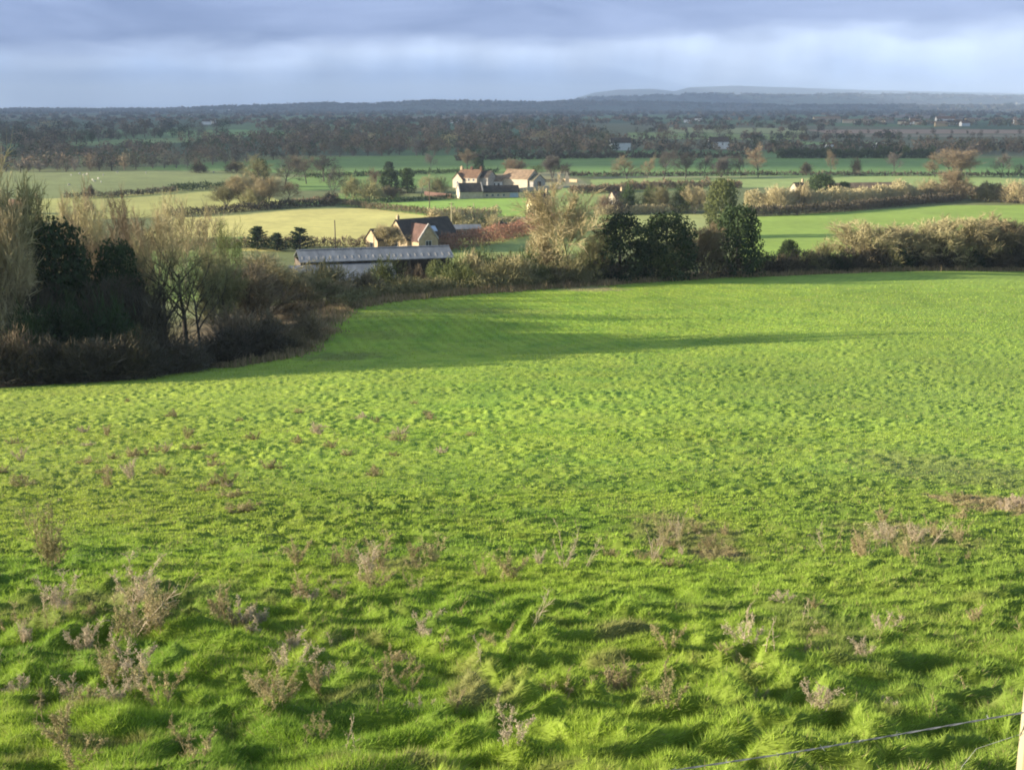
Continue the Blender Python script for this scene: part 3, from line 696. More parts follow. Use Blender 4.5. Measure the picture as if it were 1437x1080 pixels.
# hedges as things: clumps of twig and leaf along a line
def hedge(name, label, pts, h, w, mat, dens=1.0, tw=.03, leafy=.3, world=None, rough=.35, zoff=0):
    q = np.array(world, float) if world is not None else PX(pts)
    seg = np.diff(q, axis=0); L_ = np.hypot(*seg.T); cum = np.concatenate([[0], np.cumsum(L_)])
    r = np.random.default_rng(abs(hash(label)) % 99999 if False else sum(map(ord, label)))
    n = int(cum[-1]*h*w*dens*55/(tw/.03)**1.2)+200; n = min(n, 40000)
    t = r.random(n)*cum[-1]; i = np.clip(np.searchsorted(cum, t)-1, 0, len(seg)-1)
    c = q[i] + seg[i]*((t-cum[i])/L_[i])[:, None]; nrm = np.stack([-seg[i][:,1], seg[i][:,0]], -1)/L_[i][:, None]
    lat = (r.random(n)*2-1)
    x, y = (c + nrm*(lat*w/2)[:, None]).T
    hh = h*(1+rough*noise(t/(h*1.6), t*0, 3)+rough*.7*noise(t/(h*.6), t*0+7, 4))*(1-.35*lat**2)
    z = H(x, y) + r.random(n)**.75*hh
    p = np.stack([x, y, z], -1); s = tw*(.7+.9*r.random(n))
    a = r.normal(0, 1, (n, 3)); a /= np.linalg.norm(a, axis=1)[:, None]
    ln = np.where(r.random(n) < leafy, 2.0, 7.0)*s
    d = r.normal(0, .7, (n, 3)); d[:,2] += .6; d /= np.linalg.norm(d, axis=1)[:, None]
    b = np.cross(d, a); b /= np.linalg.norm(b, axis=1)[:, None]
    V = np.stack([p-b*s[:,None], p+b*s[:,None], p+d*ln[:,None]], 1).reshape(-1, 3)
    o = link(name, mesh_np(name, V, np.arange(len(V)).reshape(-1,3), M[mat])); tag(o, label, 'hedge'); return o
W_ = lambda L: [tuple(PY(px, shiftY(px, Y))[:2]) for px, Y in L]
hedge('hedge','dark twiggy hedge along the far field edge under the evergreens and tan trees',None,3.2,2.4,'twig_dark',1.6,.07,.6,world=W_([(835,167),(900,169),(1000,173),(1100,178),(1200,182),(1330,186),(1437,189),(1600,196)]))
hedge('hedge','olive scrub hedge along the field edge below the long barn',None,1.8,3,'twig_green',1.0,.045,.4,world=W_([(470,146),(520,156),(640,160),(740,163),(840,166)]))
hedge('hedge','dark bramble bank at the foot of the left wood',None,1.6,3,'twig_dark',1.0,.04,.4,world=[(-60,62.5),(-37,87.5),(-29,93.5),(-26.5,104.5),(-20.5,112.5)])
hedge('beech_hedge','rust coloured beech hedge running up to the right from the stone house',[(622,352),(660,347),(700,338),(745,327),(775,318)],4.2,5,'rust',.8,.10,.8)
hedge('hedge','thin dark hedge below the muted left field',[(90,279),(150,277),(205,273),(245,269)],2.2,3,'twig_dark',.8,.15,.7)
hedge('hedge','short dark hedge right of the thin one below the muted left field',[(238,269),(270,267),(325,265)],3,3.5,'leaf_dark',.8,.15,.7)
hedge('hedge','dark hedge along the top edge of the pale yellow field',[(235,305),(300,301),(350,296),(420,291),(468,289)],2.6,4,'twig_dark',.8,.14,.7)
hedge('hedge','sunlit brown clipped hedge between pale yellow field and bright green one',[(450,288),(475,287),(520,293),(560,297),(605,302),(660,304)],2.2,3,'twig_brown',1.0,.10,.7,rough=.15)
hedge('hedge','dark hedge along the top of the bright green field left of the low farm range',[(470,286),(520,285),(570,283),(635,279)],1.5,3,'leaf_dark',.8,.14,.7)
hedge('hedge','tan scrubby hedge along the bottom of the bright green field',[(600,312),(650,311),(700,309)],4,5,'twig_tan',.8,.11,.5)
hedge('hedge','short mixed hedge by the dark sheds',[(640,322),(680,318),(730,312)],2,4,'twig_green',.7,.11,.5)
hedge('hedge','thin dark hedge between the two green fields behind the farm',[(430,250),(480,248),(560,245),(640,243),(700,242)],2,4,'leaf_dark',.6,.2,.7)
hedge('hedge','dark hedge behind the cream barn running to the right',[(795,247),(850,248),(960,247),(1100,246),(1250,247),(1437,248),(1600,249)],2,4,'twig_dark',.6,.2,.7)
hedge('hedge','bushy dark hedge along the far green strip',[(640,226),(700,224),(780,223),(860,222),(960,222),(1060,223)],4,6,'twig_dark',.5,.3,.8,rough=.8)
hedge('hedge','thick dark hedge above the far right green strip',[(1090,222),(1180,222),(1240,222),(1310,222)],6,9,'leaf_dark',.5,.35,.8,rough=.6)
hedge('hedge','tan overgrown hedge crossing the middle distance on the right',[(1045,292),(1100,292),(1180,290),(1230,285),(1290,281),(1350,279)],6,6,'twig_tan',.8,.11,.4,rough=.5)
hedge('hedge','dark shaded hedge foot along the top of the right-hand green field',[(1050,303),(1110,302),(1180,297),(1240,291),(1310,285),(1345,284)],3.2,4,'twig_dark',1.0,.11,.6)
hedge('hedge','tan overgrown hedge at the right edge of the middle distance',[(1345,280),(1400,283),(1437,285),(1600,290)],6,6,'twig_brown',.8,.11,.4,rough=.5)
hedge('hedge','tan scrub bank above the pale field left of the tall evergreen',[(835,302),(880,301),(940,299),(1000,298)],3,4,'twig_tan',.8,.10,.5)
hedge('hedge','low brown hedge along the lane right of the cream barn',[(800,272),(850,270),(900,266),(960,264),(1040,264)],3,5,'twig_brown',.8,.14,.4,rough=.6)
hedge('hedge','low dark hedge below the row of tan bare trees at left',[(60,352),(150,350),(250,349),(340,347)],2.2,3,'twig_brown',1,.09,.5)
hedge('hedge','brown hedge along the foot of the pale yellow field',[(340,348),(420,347),(520,349)],2.6,3,'twig_brown',1,.09,.5)
hedge('hedge','small dark hedge beside the isolated conifers',[(395,287),(440,284),(472,280)],1.6,3,'twig_brown',.8,.14,.5)
# --- middle distance trees, each its own
far = [
 ('pine0','pine_tree',362,350,317,40,'leaf_mid','leftmost of the three small conifers in front of the pale yellow field'),
 ('pine1','pine_tree',389,352,326,32,'leaf_dark','darkest and smallest of the three conifers in front of the pale yellow field'),
 ('pine2','pine_tree',421,352,318,40,'leaf_dark','rightmost conifer in front of the pale yellow field, with tiered branches'),
 ('bare0','bare_tree',368,266,219,62,'twig_green','largest pale bare tree of the clump left of the farm'),
 ('bare1','bare_tree',400,262,218,56,'twig_grey','grey bare tree behind the largest one of the clump left of the farm'),
 ('bare2','bare_tree',430,258,220,50,'twig_brown','brown bare tree on the right of the clump left of the farm'),
 ('bare3','bare_tree',455,254,219,44,'twig_grey','grey bare tree at the right end of the clump left of the farm'),
 ('ever0','evergreen_tree',366,262,224,22,'leaf_mid','small ivy clad tree among the pale clump left of the farm'),
 ('multi0','bare_tree',340,288,246,50,'twig_tan','tan bushy tree in front left of the pale clump'),
 ('multi1','bare_tree',375,292,250,48,'twig_tan','tan bushy tree in front of the pale clump'),
 ('multi2','bare_tree',318,290,262,44,'twig_green','low tan tree at the left end of the hedge above the pale yellow field'),
 ('shrub0','shrub',355,293,268,40,'twig_green','tan bush in the hedge above the pale yellow field'),
 ('bare4','bare_tree',405,288,255,40,'twig_brown','small bare tree right of the tan bushy trees'),
 ('bare5','bare_tree',468,281,234,34,'twig_grey','dark bare tree standing alone left of the farm lane'),
 ('shrub1','shrub',464,288,272,26,'twig_dark','dark bush at the foot of the lone dark bare tree'),
 ('shrub2','shrub',495,278,251,34,'twig_green','pale rounded bush right of the lone dark bare tree'),
 ('shrub3','shrub',520,282,258,44,'twig_green','green-tan bush second in the row left of the farm'),
 ('shrub0','shrub',548,280,264,40,'twig_brown','brown bush third in the row left of the farm'),
 ('bare0','bare_tree',527,270,236,32,'twig_brown','brown bare tree behind the bushes left of the farm'),
 ('ever1','evergreen_tree',547,271,238,26,'leaf_dark','dark evergreen tree behind the bushes left of the farm'),
 ('column0','evergreen_tree',572,271,236,24,'leaf_mid','tall olive evergreen tree nearest the farm on its left'),
 ('bare1','bare_tree',592,272,246,26,'twig_tan','small tan tree between the olive evergreen and the farm'),
 ('shrub1','shrub',616,272,252,30,'twig_green','greenish bush left of the cream gable of the low farm range'),
 ('ever2','evergreen_tree',546,243,227,14,'leaf_dark','tiny dark evergreen on the far field edge above the farm lane'),
 ('bare2','bare_tree',605,238,216,20,'twig_grey','bare tree standing in the far green field left of the farmhouse'),
 ('bare3','bare_tree',656,242,211,28,'twig_brown','bare tree behind the farmhouse chimneys'),
 ('ever3','evergreen_tree',672,242,222,14,'leaf_dark','dark narrow evergreen behind the farmhouse'),
 ('multi0','bare_tree',722,246,224,30,'twig_brown','brown bare tree behind the tan roofed barn'),
 ('multi1','bare_tree',775,250,220,34,'twig_grey','bare tree behind the right end of the tan roofed barn'),
 ('bare4','bare_tree',753,248,232,22,'leaf_olive','yellowish small tree touching the ridge of the tan roofed barn'),
 ('bare5','bare_tree',792,252,232,22,'twig_dark','dark bare tree by the two pale stone stumps'),
 ('ever0','evergreen_bush',752,303,288,28,'leaf_dark','dark evergreen bush below the yellow gable'),
 ('ever1','evergreen_bush',678,318,305,14,'leaf_mid','tiny evergreen among the scrub beyond the stone house'),
 ('bare0','bare_tree',880,252,219,40,'twig_brown','pale brown bare tree first in the row across the far right field'),
 ('bare1','bare_tree',908,251,221,24,'twig_brown','small bare tree second in the row across the far right field'),
 ('bare2','bare_tree',932,251,213,32,'twig_grey','grey bare tree third in the row across the far right field'),
 ('bare3','bare_tree',962,250,216,32,'twig_grey','grey bare tree fourth in the row across the far right field'),
 ('bare4','bare_tree',988,250,219,26,'twig_grey','grey bare tree fifth in the row across the far right field'),
 ('multi2','bare_tree',1012,249,221,30,'twig_grey','wide low bare tree sixth in the row across the far right field'),
 ('bare5','bare_tree',1040,249,218,24,'twig_grey','bare tree just left of the tallest tree in the far right row'),
 ('bare0','bare_tree',1064,249,204,42,'twig_brown','tallest brown bare tree in the row across the far right field'),
 ('shrub2','shrub',1131,244,230,18,'twig_dark','small round dark tree in the far right field'),
 ('bare1','bare_tree',1166,244,211,20,'twig_brown','narrow bare tree in the far right field'),
 ('shrub3','shrub',1201,244,225,16,'twig_dark','small dark bush in the far right field'),
 ('bare2','bare_tree',1254,244,215,24,'twig_grey','grey bare tree alone in the far right field'),
 ('multi0','bare_tree',1340,249,211,60,'twig_brown','broad tan bare tree in the far right field'),
 ('bare3','bare_tree',1312,249,226,26,'twig_brown','small brown bare tree left of the broad tan one'),
 ('bare4','bare_tree',1405,250,216,26,'twig_grey','grey bare tree near the right edge of the far field'),
 ('bare5','bare_tree',1434,250,230,20,'twig_grey','small bare tree at the right edge of the far field'),
 ('ever2','evergreen_tree',1150,284,246,44,'leaf_dark','dark spreading evergreen beside the small cream gable on the right'),
 ('ever3','evergreen_tree',1183,284,256,24,'leaf_mid','small evergreen right of the dark spreading one'),
 ('multi1','bare_tree',1336,283,240,46,'twig_brown','tall brown bush standing out of the right-hand tan hedge'),
 ('shrub0','shrub',1300,281,256,40,'twig_tan','tan bush left of the tall brown bush in the right-hand hedge'),
 ('shrub1','shrub',1385,283,260,40,'twig_green','greenish bush right of the tall brown bush in the right-hand hedge'),
 ('shrub2','shrub',1425,285,257,44,'twig_tan','tan bush at the right end of the right-hand hedge'),
 ('shrub3','shrub',1240,284,264,34,'twig_tan','tan bush before the long low barn on the right'),
 ('shrub0','shrub',1090,294,266,46,'twig_tan','tan bush right of the tall evergreen in the middle distance'),
 ('shrub1','shrub',1125,292,262,40,'twig_tan','tan bush below the small cream gable on the right'),
 ('ivy0','shrub',882,298,263,30,'leaf_mid','green bush right of the pale gable in the middle distance'),
 ('ivy1','shrub',910,298,264,26,'leaf_olive','olive bush second in the sunlit scrub bank'),
 ('multi2','bare_tree',930,299,262,34,'twig_green','greenish tan tree third in the sunlit scrub bank'),
 ('ivy2','shrub',956,299,262,28,'leaf_mid','green ivy bush fourth in the sunlit scrub bank'),
 ('multi0','bare_tree',975,300,262,34,'twig_tan','tan tree next left of the tall evergreen in the middle distance'),
 ('shrub2','shrub',850,300,276,34,'twig_brown','brown bush left of the pale gable in the middle distance'),
 ('shrub3','shrub',868,301,282,30,'twig_dark','dark bush below the pale gable in the middle distance'),
 ('shrub0','shrub',640,318,300,30,'twig_green','greenish bush behind the dark roof of the stone house'),
 ('multi1','bare_tree',545,352,316,44,'twig_tan','small tan bare tree left of the stone house'),
 ('bare2','bare_tree',688,335,300,26,'twig_tan','slim pale tree in front of the rust coloured hedge'),
 ('shrub1','shrub',128,276,262,14,'twig_dark','tiny dark bush on the hedge below the muted left field'),
 ('shrub2','shrub',125,297,284,18,'twig_dark','tiny dark bush in the yellowish left field'),
 ('shrub3','shrub',280,243,230,26,'twig_dark','round dark bush at the top edge of the muted left field'),
 ('shrub0','shrub',330,243,227,32,'twig_dark','larger round dark bush at the top edge of the muted left field'),
]
for g_, nm, px, base, top, w, m_, lb in far:
    cat = 'shrub' if 'shrub' in nm or 'bush' in nm else 'tree'
    T(g_, nm, px, base, top, w*1.1, 'bark_dark', m_, lb, cat)
rb = P(613, 384); rb = PY(613, 186); 
GEO['ball'] = (GEO['shrub0'][0], leaf_cloud(np.random.default_rng(9), np.array([(0,0,.5)]*5), np.array([.48,.46,.44,.42,.38]), 900, .045))
plant_px('ball','clipped_bush',613,None,362,30,'bark_dark','leaf_olive','round bright green clipped bush at the right end of the long grey barn','shrub',Y=186)

# ------------------------------------------------------------------ far woodland (one mass) and trees one can tell apart on it
def woodland(name, label, polys, n, hm, seed, cols, per=60, cw=.55, size=1.1, avoid=True):
    r = np.random.default_rng(seed); xs, ys = [], []
    A = np.array([max(1., (max(p[0] for p in q)-min(p[0] for p in q))*(max(p[1] for p in q)-min(p[1] for p in q))) for q in polys]); A = A/A.sum()
    pts = []
    for q, a in zip(polys, A):
        q = np.array(q, float); m = int(n*a); got = 0
        while got < m:
            c = np.stack([r.uniform(q[:,0].min(), q[:,0].max(), 2*m+20), r.uniform(q[:,1].min(), q[:,1].max(), 2*m+20)], -1)
            c = c[inside(q, c[:,0], c[:,1])][:m-got]; pts.append(c); got += len(c)
    pts = np.vstack(pts); W = march(pts[:,0], pts[:,1]); W = W[~np.isnan(W[:,0])]
    n = len(W); h = hm*(.65+.6*r.random(n)); wd = h*cw*(.8+.5*r.random(n))
    # crown faces
    per_ = per; N = n*per_
    d = r.normal(0, 1, (N, 3)); d /= np.linalg.norm(d, axis=1)[:, None]; d[:,2] = np.abs(d[:,2])*1.0 - .25
    lump = 1 + .25*np.sin(np.repeat(r.random(n)*6, per_)+np.arctan2(d[:,1], d[:,0])*3)
    rad = (.6+.45*r.random(N))*lump
    S = np.stack([wd, wd, h*.62], -1); c0 = W + np.stack([0*h, 0*h, h*.27], -1)
    p = np.repeat(c0, per_, 0) + d*rad[:, None]*np.repeat(S, per_, 0)
    sc = np.maximum(size, np.repeat(W[:,1], per_)*.0012)*(.6+.8*r.random(N))
    nn = d + r.normal(0, .5, (N,3)); nn /= np.linalg.norm(nn, axis=1)[:, None]
    a = np.cross(nn, r.normal(0,1,(N,3))); a /= np.linalg.norm(a, axis=1)[:, None]; b = np.cross(nn, a)
    V = np.stack([p-a*sc[:,None]*.5-b*sc[:,None]*.4, p+a*sc[:,None]*.5-b*sc[:,None]*.4, p+b*sc[:,None]*.7], 1).reshape(-1, 3)
    cols = np.array(cols); cc = cols[r.integers(0, len(cols), n)]*(.75+.5*r.random((n,1)))
    C = np.repeat(np.repeat(cc, per_, 0)*(1+.15*r.normal(0,1,(N,1))), 3, 0)
    o = link(name, mesh_np(name, V, np.arange(len(V)).reshape(-1,3), M['wood'], np.clip(C, .01, .6))); tag(o, label, 'woodland', kind='stuff')
BR = [(.14,.105,.07),(.17,.125,.08),(.11,.09,.06),(.12,.11,.06),(.07,.085,.04),(.21,.155,.10)]
DK = [(.06,.065,.045),(.08,.075,.055),(.045,.055,.035),(.09,.08,.06)]
woodland('woodland','brown-grey winter woodland belt behind the muted left field',[[(-300,243),(60,240),(160,238),(260,233),(440,219),(640,215),(640,206),(400,205),(-300,212)]],330,12,1,BR,110,.5,1.0)
woodland('woodland','dark winter wood with pale tops at the far left',[[(-300,205),(60,206),(190,194),(250,186),(240,180),(-300,178)]],200,17,2,DK+[(.2,.15,.1)],90,.5,1.3)
woodland('woodland','winter woodland filling the centre of the far plain',[[(240,204),(640,213),(850,216),(870,199),(800,176),(640,171),(500,170),(330,176),(420,190)]],620,14,3,BR,80,.55,1.4)
woodland('woodland','scattered trees and hedges across the far right plain',[[(850,216),(1060,218),(1437,216),(1900,214),(1900,205),(1300,206),(1100,206),(870,203)],[(870,199),(1100,198),(1260,197),(1260,192),(880,196)],[(900,186),(1160,186),(1160,179),(900,181)]],330,11,4,BR+DK,70,.55,1.5)
woodland('woodland','hazy blue-grey wooded country below the horizon',[[(-400,180),(300,176),(640,171),(900,177),(1140,178),(1900,178),(1900,160),(1100,158),(640,158),(-400,160)]],1500,12,5,BR+DK,40,.8,2.5)
# wooded crests on the ridges
def ridge_wood():
    r = np.random.default_rng(8); n = 2600
    u = (r.random(n)-.5)*1.1; Y = np.where(r.random(n) < .6, r.normal(9200, 350, n), r.normal(13200, 400, n)); Y = np.where(r.random(n) < .25, r.uniform(5200, 8500, n), Y)
    x = u*Y; px = CX+F*cp*u; keepm = (Y < 11500) | (px > 760); x, Y = x[keepm], Y[keepm]; z = H(x, Y); n = len(x)
    h = 9+9*r.random(n); wd = 25+60*r.random(n); per = 26; N = n*per
    d = r.normal(0,1,(N,3)); d /= np.linalg.norm(d, axis=1)[:,None]; d[:,2] = np.abs(d[:,2])
    p = np.repeat(np.stack([x,Y,z],-1), per, 0) + d*np.repeat(np.stack([wd,wd,h],-1), per, 0)*(.5+.5*r.random((N,1)))
    s = np.repeat(Y, per)*.0011*(.6+.8*r.random(N))
    a = r.normal(0,1,(N,3)); a /= np.linalg.norm(a,axis=1)[:,None]; b = np.cross(a, r.normal(0,1,(N,3))); b /= np.linalg.norm(b,axis=1)[:,None]
    V = np.stack([p-a*s[:,None], p+a*s[:,None], p+b*s[:,None]],1).reshape(-1,3)
    c = np.array(DK)[r.integers(0,4,n)]; C = np.repeat(np.repeat(c, per, 0), 3, 0)
    o = link('woodland', mesh_np('ridge_woodland', V, np.arange(len(V)).reshape(-1,3), M['wood'], C)); tag(o, 'dark woods along the blue crest of the horizon', 'woodland', kind='stuff')
ridge_wood()
# individual trees along the front of each belt
def belt_trees(n, line, hpx_, seed, label, group, mats):
    r = np.random.default_rng(seed); line = np.array(line, float)
    for k in range(n):
        px = line[0,0] + (line[-1,0]-line[0,0])*(k+.2+.6*r.random())/n; py = np.interp(px, line[:,0], line[:,1]) + r.normal(0, .5)
        loc = P(px, py); 
        if np.isnan(loc[0]): continue
        hh = hpx_*(.65+.6*r.random())/F*depth(loc); kind = r.integers(0, 4)
        m = mats[r.integers(0, len(mats))]
        key = 'copse%d' % kind
        o = link('bare_tree' if 'leaf' not in m else 'evergreen_tree', geo_mesh(key, 'crown', m)); o.location = loc; w = hh*(.8+.5*r.random()); o.scale = (w, w, hh); o.rotation_euler = (0,0,r.random()*6.28)
        tag(o, label, 'tree', group)
belt_trees(38,[(0,242),(160,239),(260,235),(440,220),(640,217)],24,1,'grey-brown bare tree on the front edge of the wood behind the muted left field','front trees of the left woodland belt',['twig_grey','twig_grey','twig_brown','twig_dark'])
belt_trees(30,[(640,218),(860,219)],18,2,'small tree along the top of the far green strip in the centre','trees along the far green strip',['twig_grey','twig_dark','leaf_dark','twig_brown'])
belt_trees(30,[(860,214),(1100,214),(1437,215)],16,3,'small tree in the dark line above the far right green strip','trees in the dark line at far right',['twig_grey','twig_dark','leaf_dark','twig_brown'])
belt_trees(26,[(0,205),(80,205),(190,194),(320,192)],24,4,'dark tree on the front of the high wood at far left','front trees of the far left wood',['twig_dark','leaf_dark','twig_dark','twig_grey'])
belt_trees(30,[(240,200),(500,205),(860,200)],18,5,'tree standing out of the winter woods in the centre distance','trees standing out of the centre woods',['twig_grey','twig_brown','leaf_dark','twig_tan'])
belt_trees(34,[(870,196),(1130,197),(1437,198)],12,6,'small hedgerow tree among the far right fields','hedgerow trees among the far right fields',['twig_dark','twig_grey','leaf_dark'])
belt_trees(24,[(880,187),(1100,188),(1437,189)],9,7,'tiny tree on the hedge line by the brown fields at far right','trees by the far brown fields',['twig_dark','twig_grey'])
for px, py, hp, wp, m_, lb in [(930,203,24,34,'twig_brown','rounded brown tree above the far green strip in the centre right'),(1010,197,22,34,'twig_grey','large grey tree in the dark belt right of centre'),(1378,216,26,44,'twig_brown','broad brown tree above the far field near the right edge'),(1320,214,20,34,'twig_brown','brown rounded tree above the far field right of the white lorry'),(1425,214,24,40,'twig_brown','broad brown tree above the far field at the right edge'),(630,208,22,34,'twig_tan','pale rounded tree in the woods above the farmhouse'),(760,203,22,40,'twig_tan','pale rounded tree in the centre woods'),(70,180,12,44,'twig_tan','pale sunlit tree top in the far left wood'),(685,200,18,26,'leaf_dark','dark evergreen in the centre woods'),(1415,152,9,26,'leaf_dark','small dark hilltop clump of trees at the far right')]:
    loc = P(px, py)
    if np.isnan(loc[0]): continue
    o = link('copse' if 'clump' in lb else 'far_tree', geo_mesh('copse1', 'crown', m_)); o.location = loc; dp = depth(loc); o.scale = (wp/F*dp, wp/F*dp, hp/F*dp); tag(o, lb, 'trees' if 'clump' in lb else 'tree')

# ------------------------------------------------------------------ buildings
def box(V, Fc, x0, x1, y0, y1, z0, z1):
    i = len(V); V += [(x0,y0,z0),(x1,y0,z0),(x1,y1,z0),(x0,y1,z0),(x0,y0,z1),(x1,y0,z1),(x1,y1,z1),(x0,y1,z1)]
    Fc += [(i,i+3,i+2,i+1),(i+4,i+5,i+6,i+7),(i,i+1,i+5,i+4),(i+1,i+2,i+6,i+5),(i+2,i+3,i+7,i+6),(i+3,i,i+4,i+7)]
def part_box(name, par, mat, *b):
    V, Fc = [], []
    for q in (b if isinstance(b[0], (tuple, list)) else [b]): box(V, Fc, *q)
    return link(name, mesh_py(name, V, Fc, M[mat]), par)
def gable(par, l, w, h, rh, wall='stone', roof='roof_slate', x0=0, y0=0, rot=0, eave=.3, parapet=False, roofname='roof', wins=True):
    """walls with gables at both ends of local x, pitched roof above; part offsets x0,y0 and rotation rot within the building"""
    A = Matrix.Translation((x0, y0, 0)) @ Matrix.Rotation(rot, 4, 'Z')
    L2, W2 = l/2, w/2
    V = [(-L2,-W2,-.6),(L2,-W2,-.6),(L2,W2,-.6),(-L2,W2,-.6),(-L2,-W2,h),(L2,-W2,h),(L2,W2,h),(-L2,W2,h),(-L2,0,h+rh),(L2,0,h+rh)]
    Fc = [(0,1,5,4),(2,3,7,6),(1,2,6,9,5),(3,0,4,8,7),(0,3,2,1),(4,5,9,8),(6,7,8,9)]
    o = link('wall', mesh_py('wall', V, Fc, M[wall]), par); o.matrix_local = A
    t = .16; s = rh/W2; e = eave; V = []; lx = L2+(e if not parapet else -.25)
    for sx in (-lx, lx):
        V += [(sx,-W2-e,h-s*e+.03),(sx,0,h+rh+.03),(sx,W2+e,h-s*e+.03),(sx,-W2-e,h-s*e+t),(sx,0,h+rh+t),(sx,W2+e,h-s*e+t)]
    Fc = [(0,1,4,3),(1,2,5,4),(6,9,10,7),(7,10,11,8),(3,4,10,9),(4,5,11,10),(0,6,7,1),(1,7,8,2),(0,3,9,6),(2,8,11,5)]
    rf = link(roofname, mesh_py('roof', V, Fc, M[roof]), par); rf.matrix_local = A
    if parapet:
        for sx in (-1, 1):
            V, Fc = [], []; x = sx*L2
            for sy in (-1, 1):
                i = len(V); a0, a1 = x-.22, x+.22
                V += [(a0,sy*(W2+.1),h-.1),(a1,sy*(W2+.1),h-.1),(a1,0,h+rh-.1),(a0,0,h+rh-.1),(a0,sy*(W2+.1),h+.4),(a1,sy*(W2+.1),h+.4),(a1,0,h+rh+.45),(a0,0,h+rh+.45)]
                Fc += [tuple(i+j for j in f) for f in [(0,1,2,3),(4,7,6,5),(0,4,5,1),(1,5,6,2),(2,6,7,3),(3,7,4,0)]]
            q = link('coping', mesh_py('coping', V, Fc, M['stone_grey']), par); q.matrix_local = A
    return A, rf
def chimney(par, A, x, y, z, roof=None, mat='stone', w=.7):
    V, Fc = [], []; box(V, Fc, x-w/2, x+w/2, y-w/2, y+w/2, z-1.2, z+1.1); box(V, Fc, x-w/2-.08, x+w/2+.08, y-w/2-.08, y+w/2+.08, z+1.1, z+1.25); box(V, Fc, x-.14, x+.14, y-.14, y+.14, z+1.25, z+1.6)
    o = link('chimney', mesh_py('chimney', V, Fc, M[mat]), roof or par)
    if roof is None: o.matrix_local = A
def win(par, A, side, t, z, w=1., h=1.2, L2=0, W2=0, name='window', mat='glass'):
    """window on side -y/+y/-x/+x at position t"""
    f = .07
    def slab(a0, a1, z0, z1, d0, d1):
        if side == '-y': return (t+a0, t+a1, -W2-d1, -W2-d0, z0, z1)
        if side == '-x': return (-L2-d1, -L2-d0, t+a0, t+a1, z0, z1)
        if side == '+x': return (L2+d0, L2+d1, t+a0, t+a1, z0, z1)
        return (t+a0, t+a1, W2+d0, W2+d1, z0, z1)
    V, Fc = [], []
    if name == 'window':
        for q in [(-w/2-f, w/2+f, z-f, z, .0, .06), (-w/2-f, w/2+f, z+h, z+h+f, 0, .06), (-w/2-f, -w/2, z, z+h, 0, .06), (w/2, w/2+f, z, z+h, 0, .06), (-.03, .03, z, z+h, .0, .05)]: box(V, Fc, *slab(*q))
        o = link('window', mesh_py('window', V, Fc, M['white']), par); o.matrix_local = A
        V, Fc = [], []; box(V, Fc, *slab(-w/2, w/2, z, z+h, .0, .03)); link('pane', mesh_py('pane', V, Fc, M[mat]), o)
    else:
        box(V, Fc, *slab(-w/2, w/2, z, z+h, .0, .05)); o = link(name, mesh_py(name, V, Fc, M[mat]), par); o.matrix_local = A

def building(name, label, cat, loc, rz): 
    o = empty(name, tuple(loc), rz); tag(o, label, cat); return o
# long grey barn
b0 = PY(530, 236); bz = b0[2]
B = building('long_barn','long open-fronted barn with grey corrugated roof and lower lean-to on its left half','barn',(0,0,0),0)
pL = PY(418, 232); pR = PY(630, 240)
ax = np.array([pR[0]-pL[0], pR[1]-pL[1]]); BL = float(np.hypot(*ax)); B.location = ((pL[0]+pR[0])/2, (pL[1]+pR[1])/2, bz); B.rotation_euler = (0,0,math.atan2(ax[1], ax[0]))
def zof(py, Y): return float(ray(0, py)[1])*Y
eave_z = zof(362, 234)-bz; ridge_z = zof(346, 240)-bz + .2
h2 = BL/2; RW = 5.2
def slab_roof(par, name, x0, x1, ya, za, yb, zb, t=.12, mat='sheet'):
    V = [(x0,ya,za),(x1,ya,za),(x1,yb,zb),(x0,yb,zb),(x0,ya,za-t),(x1,ya,za-t),(x1,yb,zb-t),(x0,yb,zb-t)]
    Fc = [(0,1,2,3),(7,6,5,4),(0,4,5,1),(1,5,6,2),(2,6,7,3),(3,7,4,0)]
    return link(name, mesh_py(name, V, Fc, M[mat]), par)
rf = slab_roof(B, 'roof', -h2, h2, -RW, eave_z, 0, ridge_z)
slab_roof(B, 'rear_roof', -h2, h2, 0, ridge_z-.02, RW, eave_z)
V, Fc = [], []
nk = 22
for k in range(nk):       # roof lights and lapped sheets along the slope
    x = -h2 + BL*(k+.5)/nk; sl = (ridge_z-eave_z)/RW
    for yy in (-RW*.70,):
        z = eave_z + (yy+RW)*sl
        i = len(V); ww = .13; V += [(x-ww,yy-.5,z-.5*sl+.05),(x+ww,yy-.5,z-.5*sl+.05),(x+ww,yy+.7,z+.7*sl+.05),(x-ww,yy+.7,z+.7*sl+.05),(x-ww,yy-.5,z-.5*sl+.01),(x+ww,yy-.5,z-.5*sl+.01),(x+ww,yy+.7,z+.7*sl+.01),(x-ww,yy+.7,z+.7*sl+.01)]
        Fc += [tuple(i+j for j in f) for f in [(0,1,2,3),(0,4,5,1),(1,5,6,2),(2,6,7,3),(3,7,4,0)]]
link('roof_light', mesh_py('roof_light', V, Fc, M['stone_grey']), rf)
link('ridge_cap', mesh_py('ridge_cap', [(-h2-.1,-.35,ridge_z-.02),(h2+.1,-.35,ridge_z-.02),(h2+.1,0,ridge_z+.14),(-h2-.1,0,ridge_z+.14),(h2+.1,.35,ridge_z-.02),(-h2-.1,.35,ridge_z-.02)], [(0,1,2,3),(3,2,4,5)], M['sheet']), rf)
lx1 = -h2 + BL*.58
slab_roof(B, 'lean_to_roof', -h2-2.2, lx1, -RW-7.5, eave_z-2.6, -RW-.1, eave_z-.5)
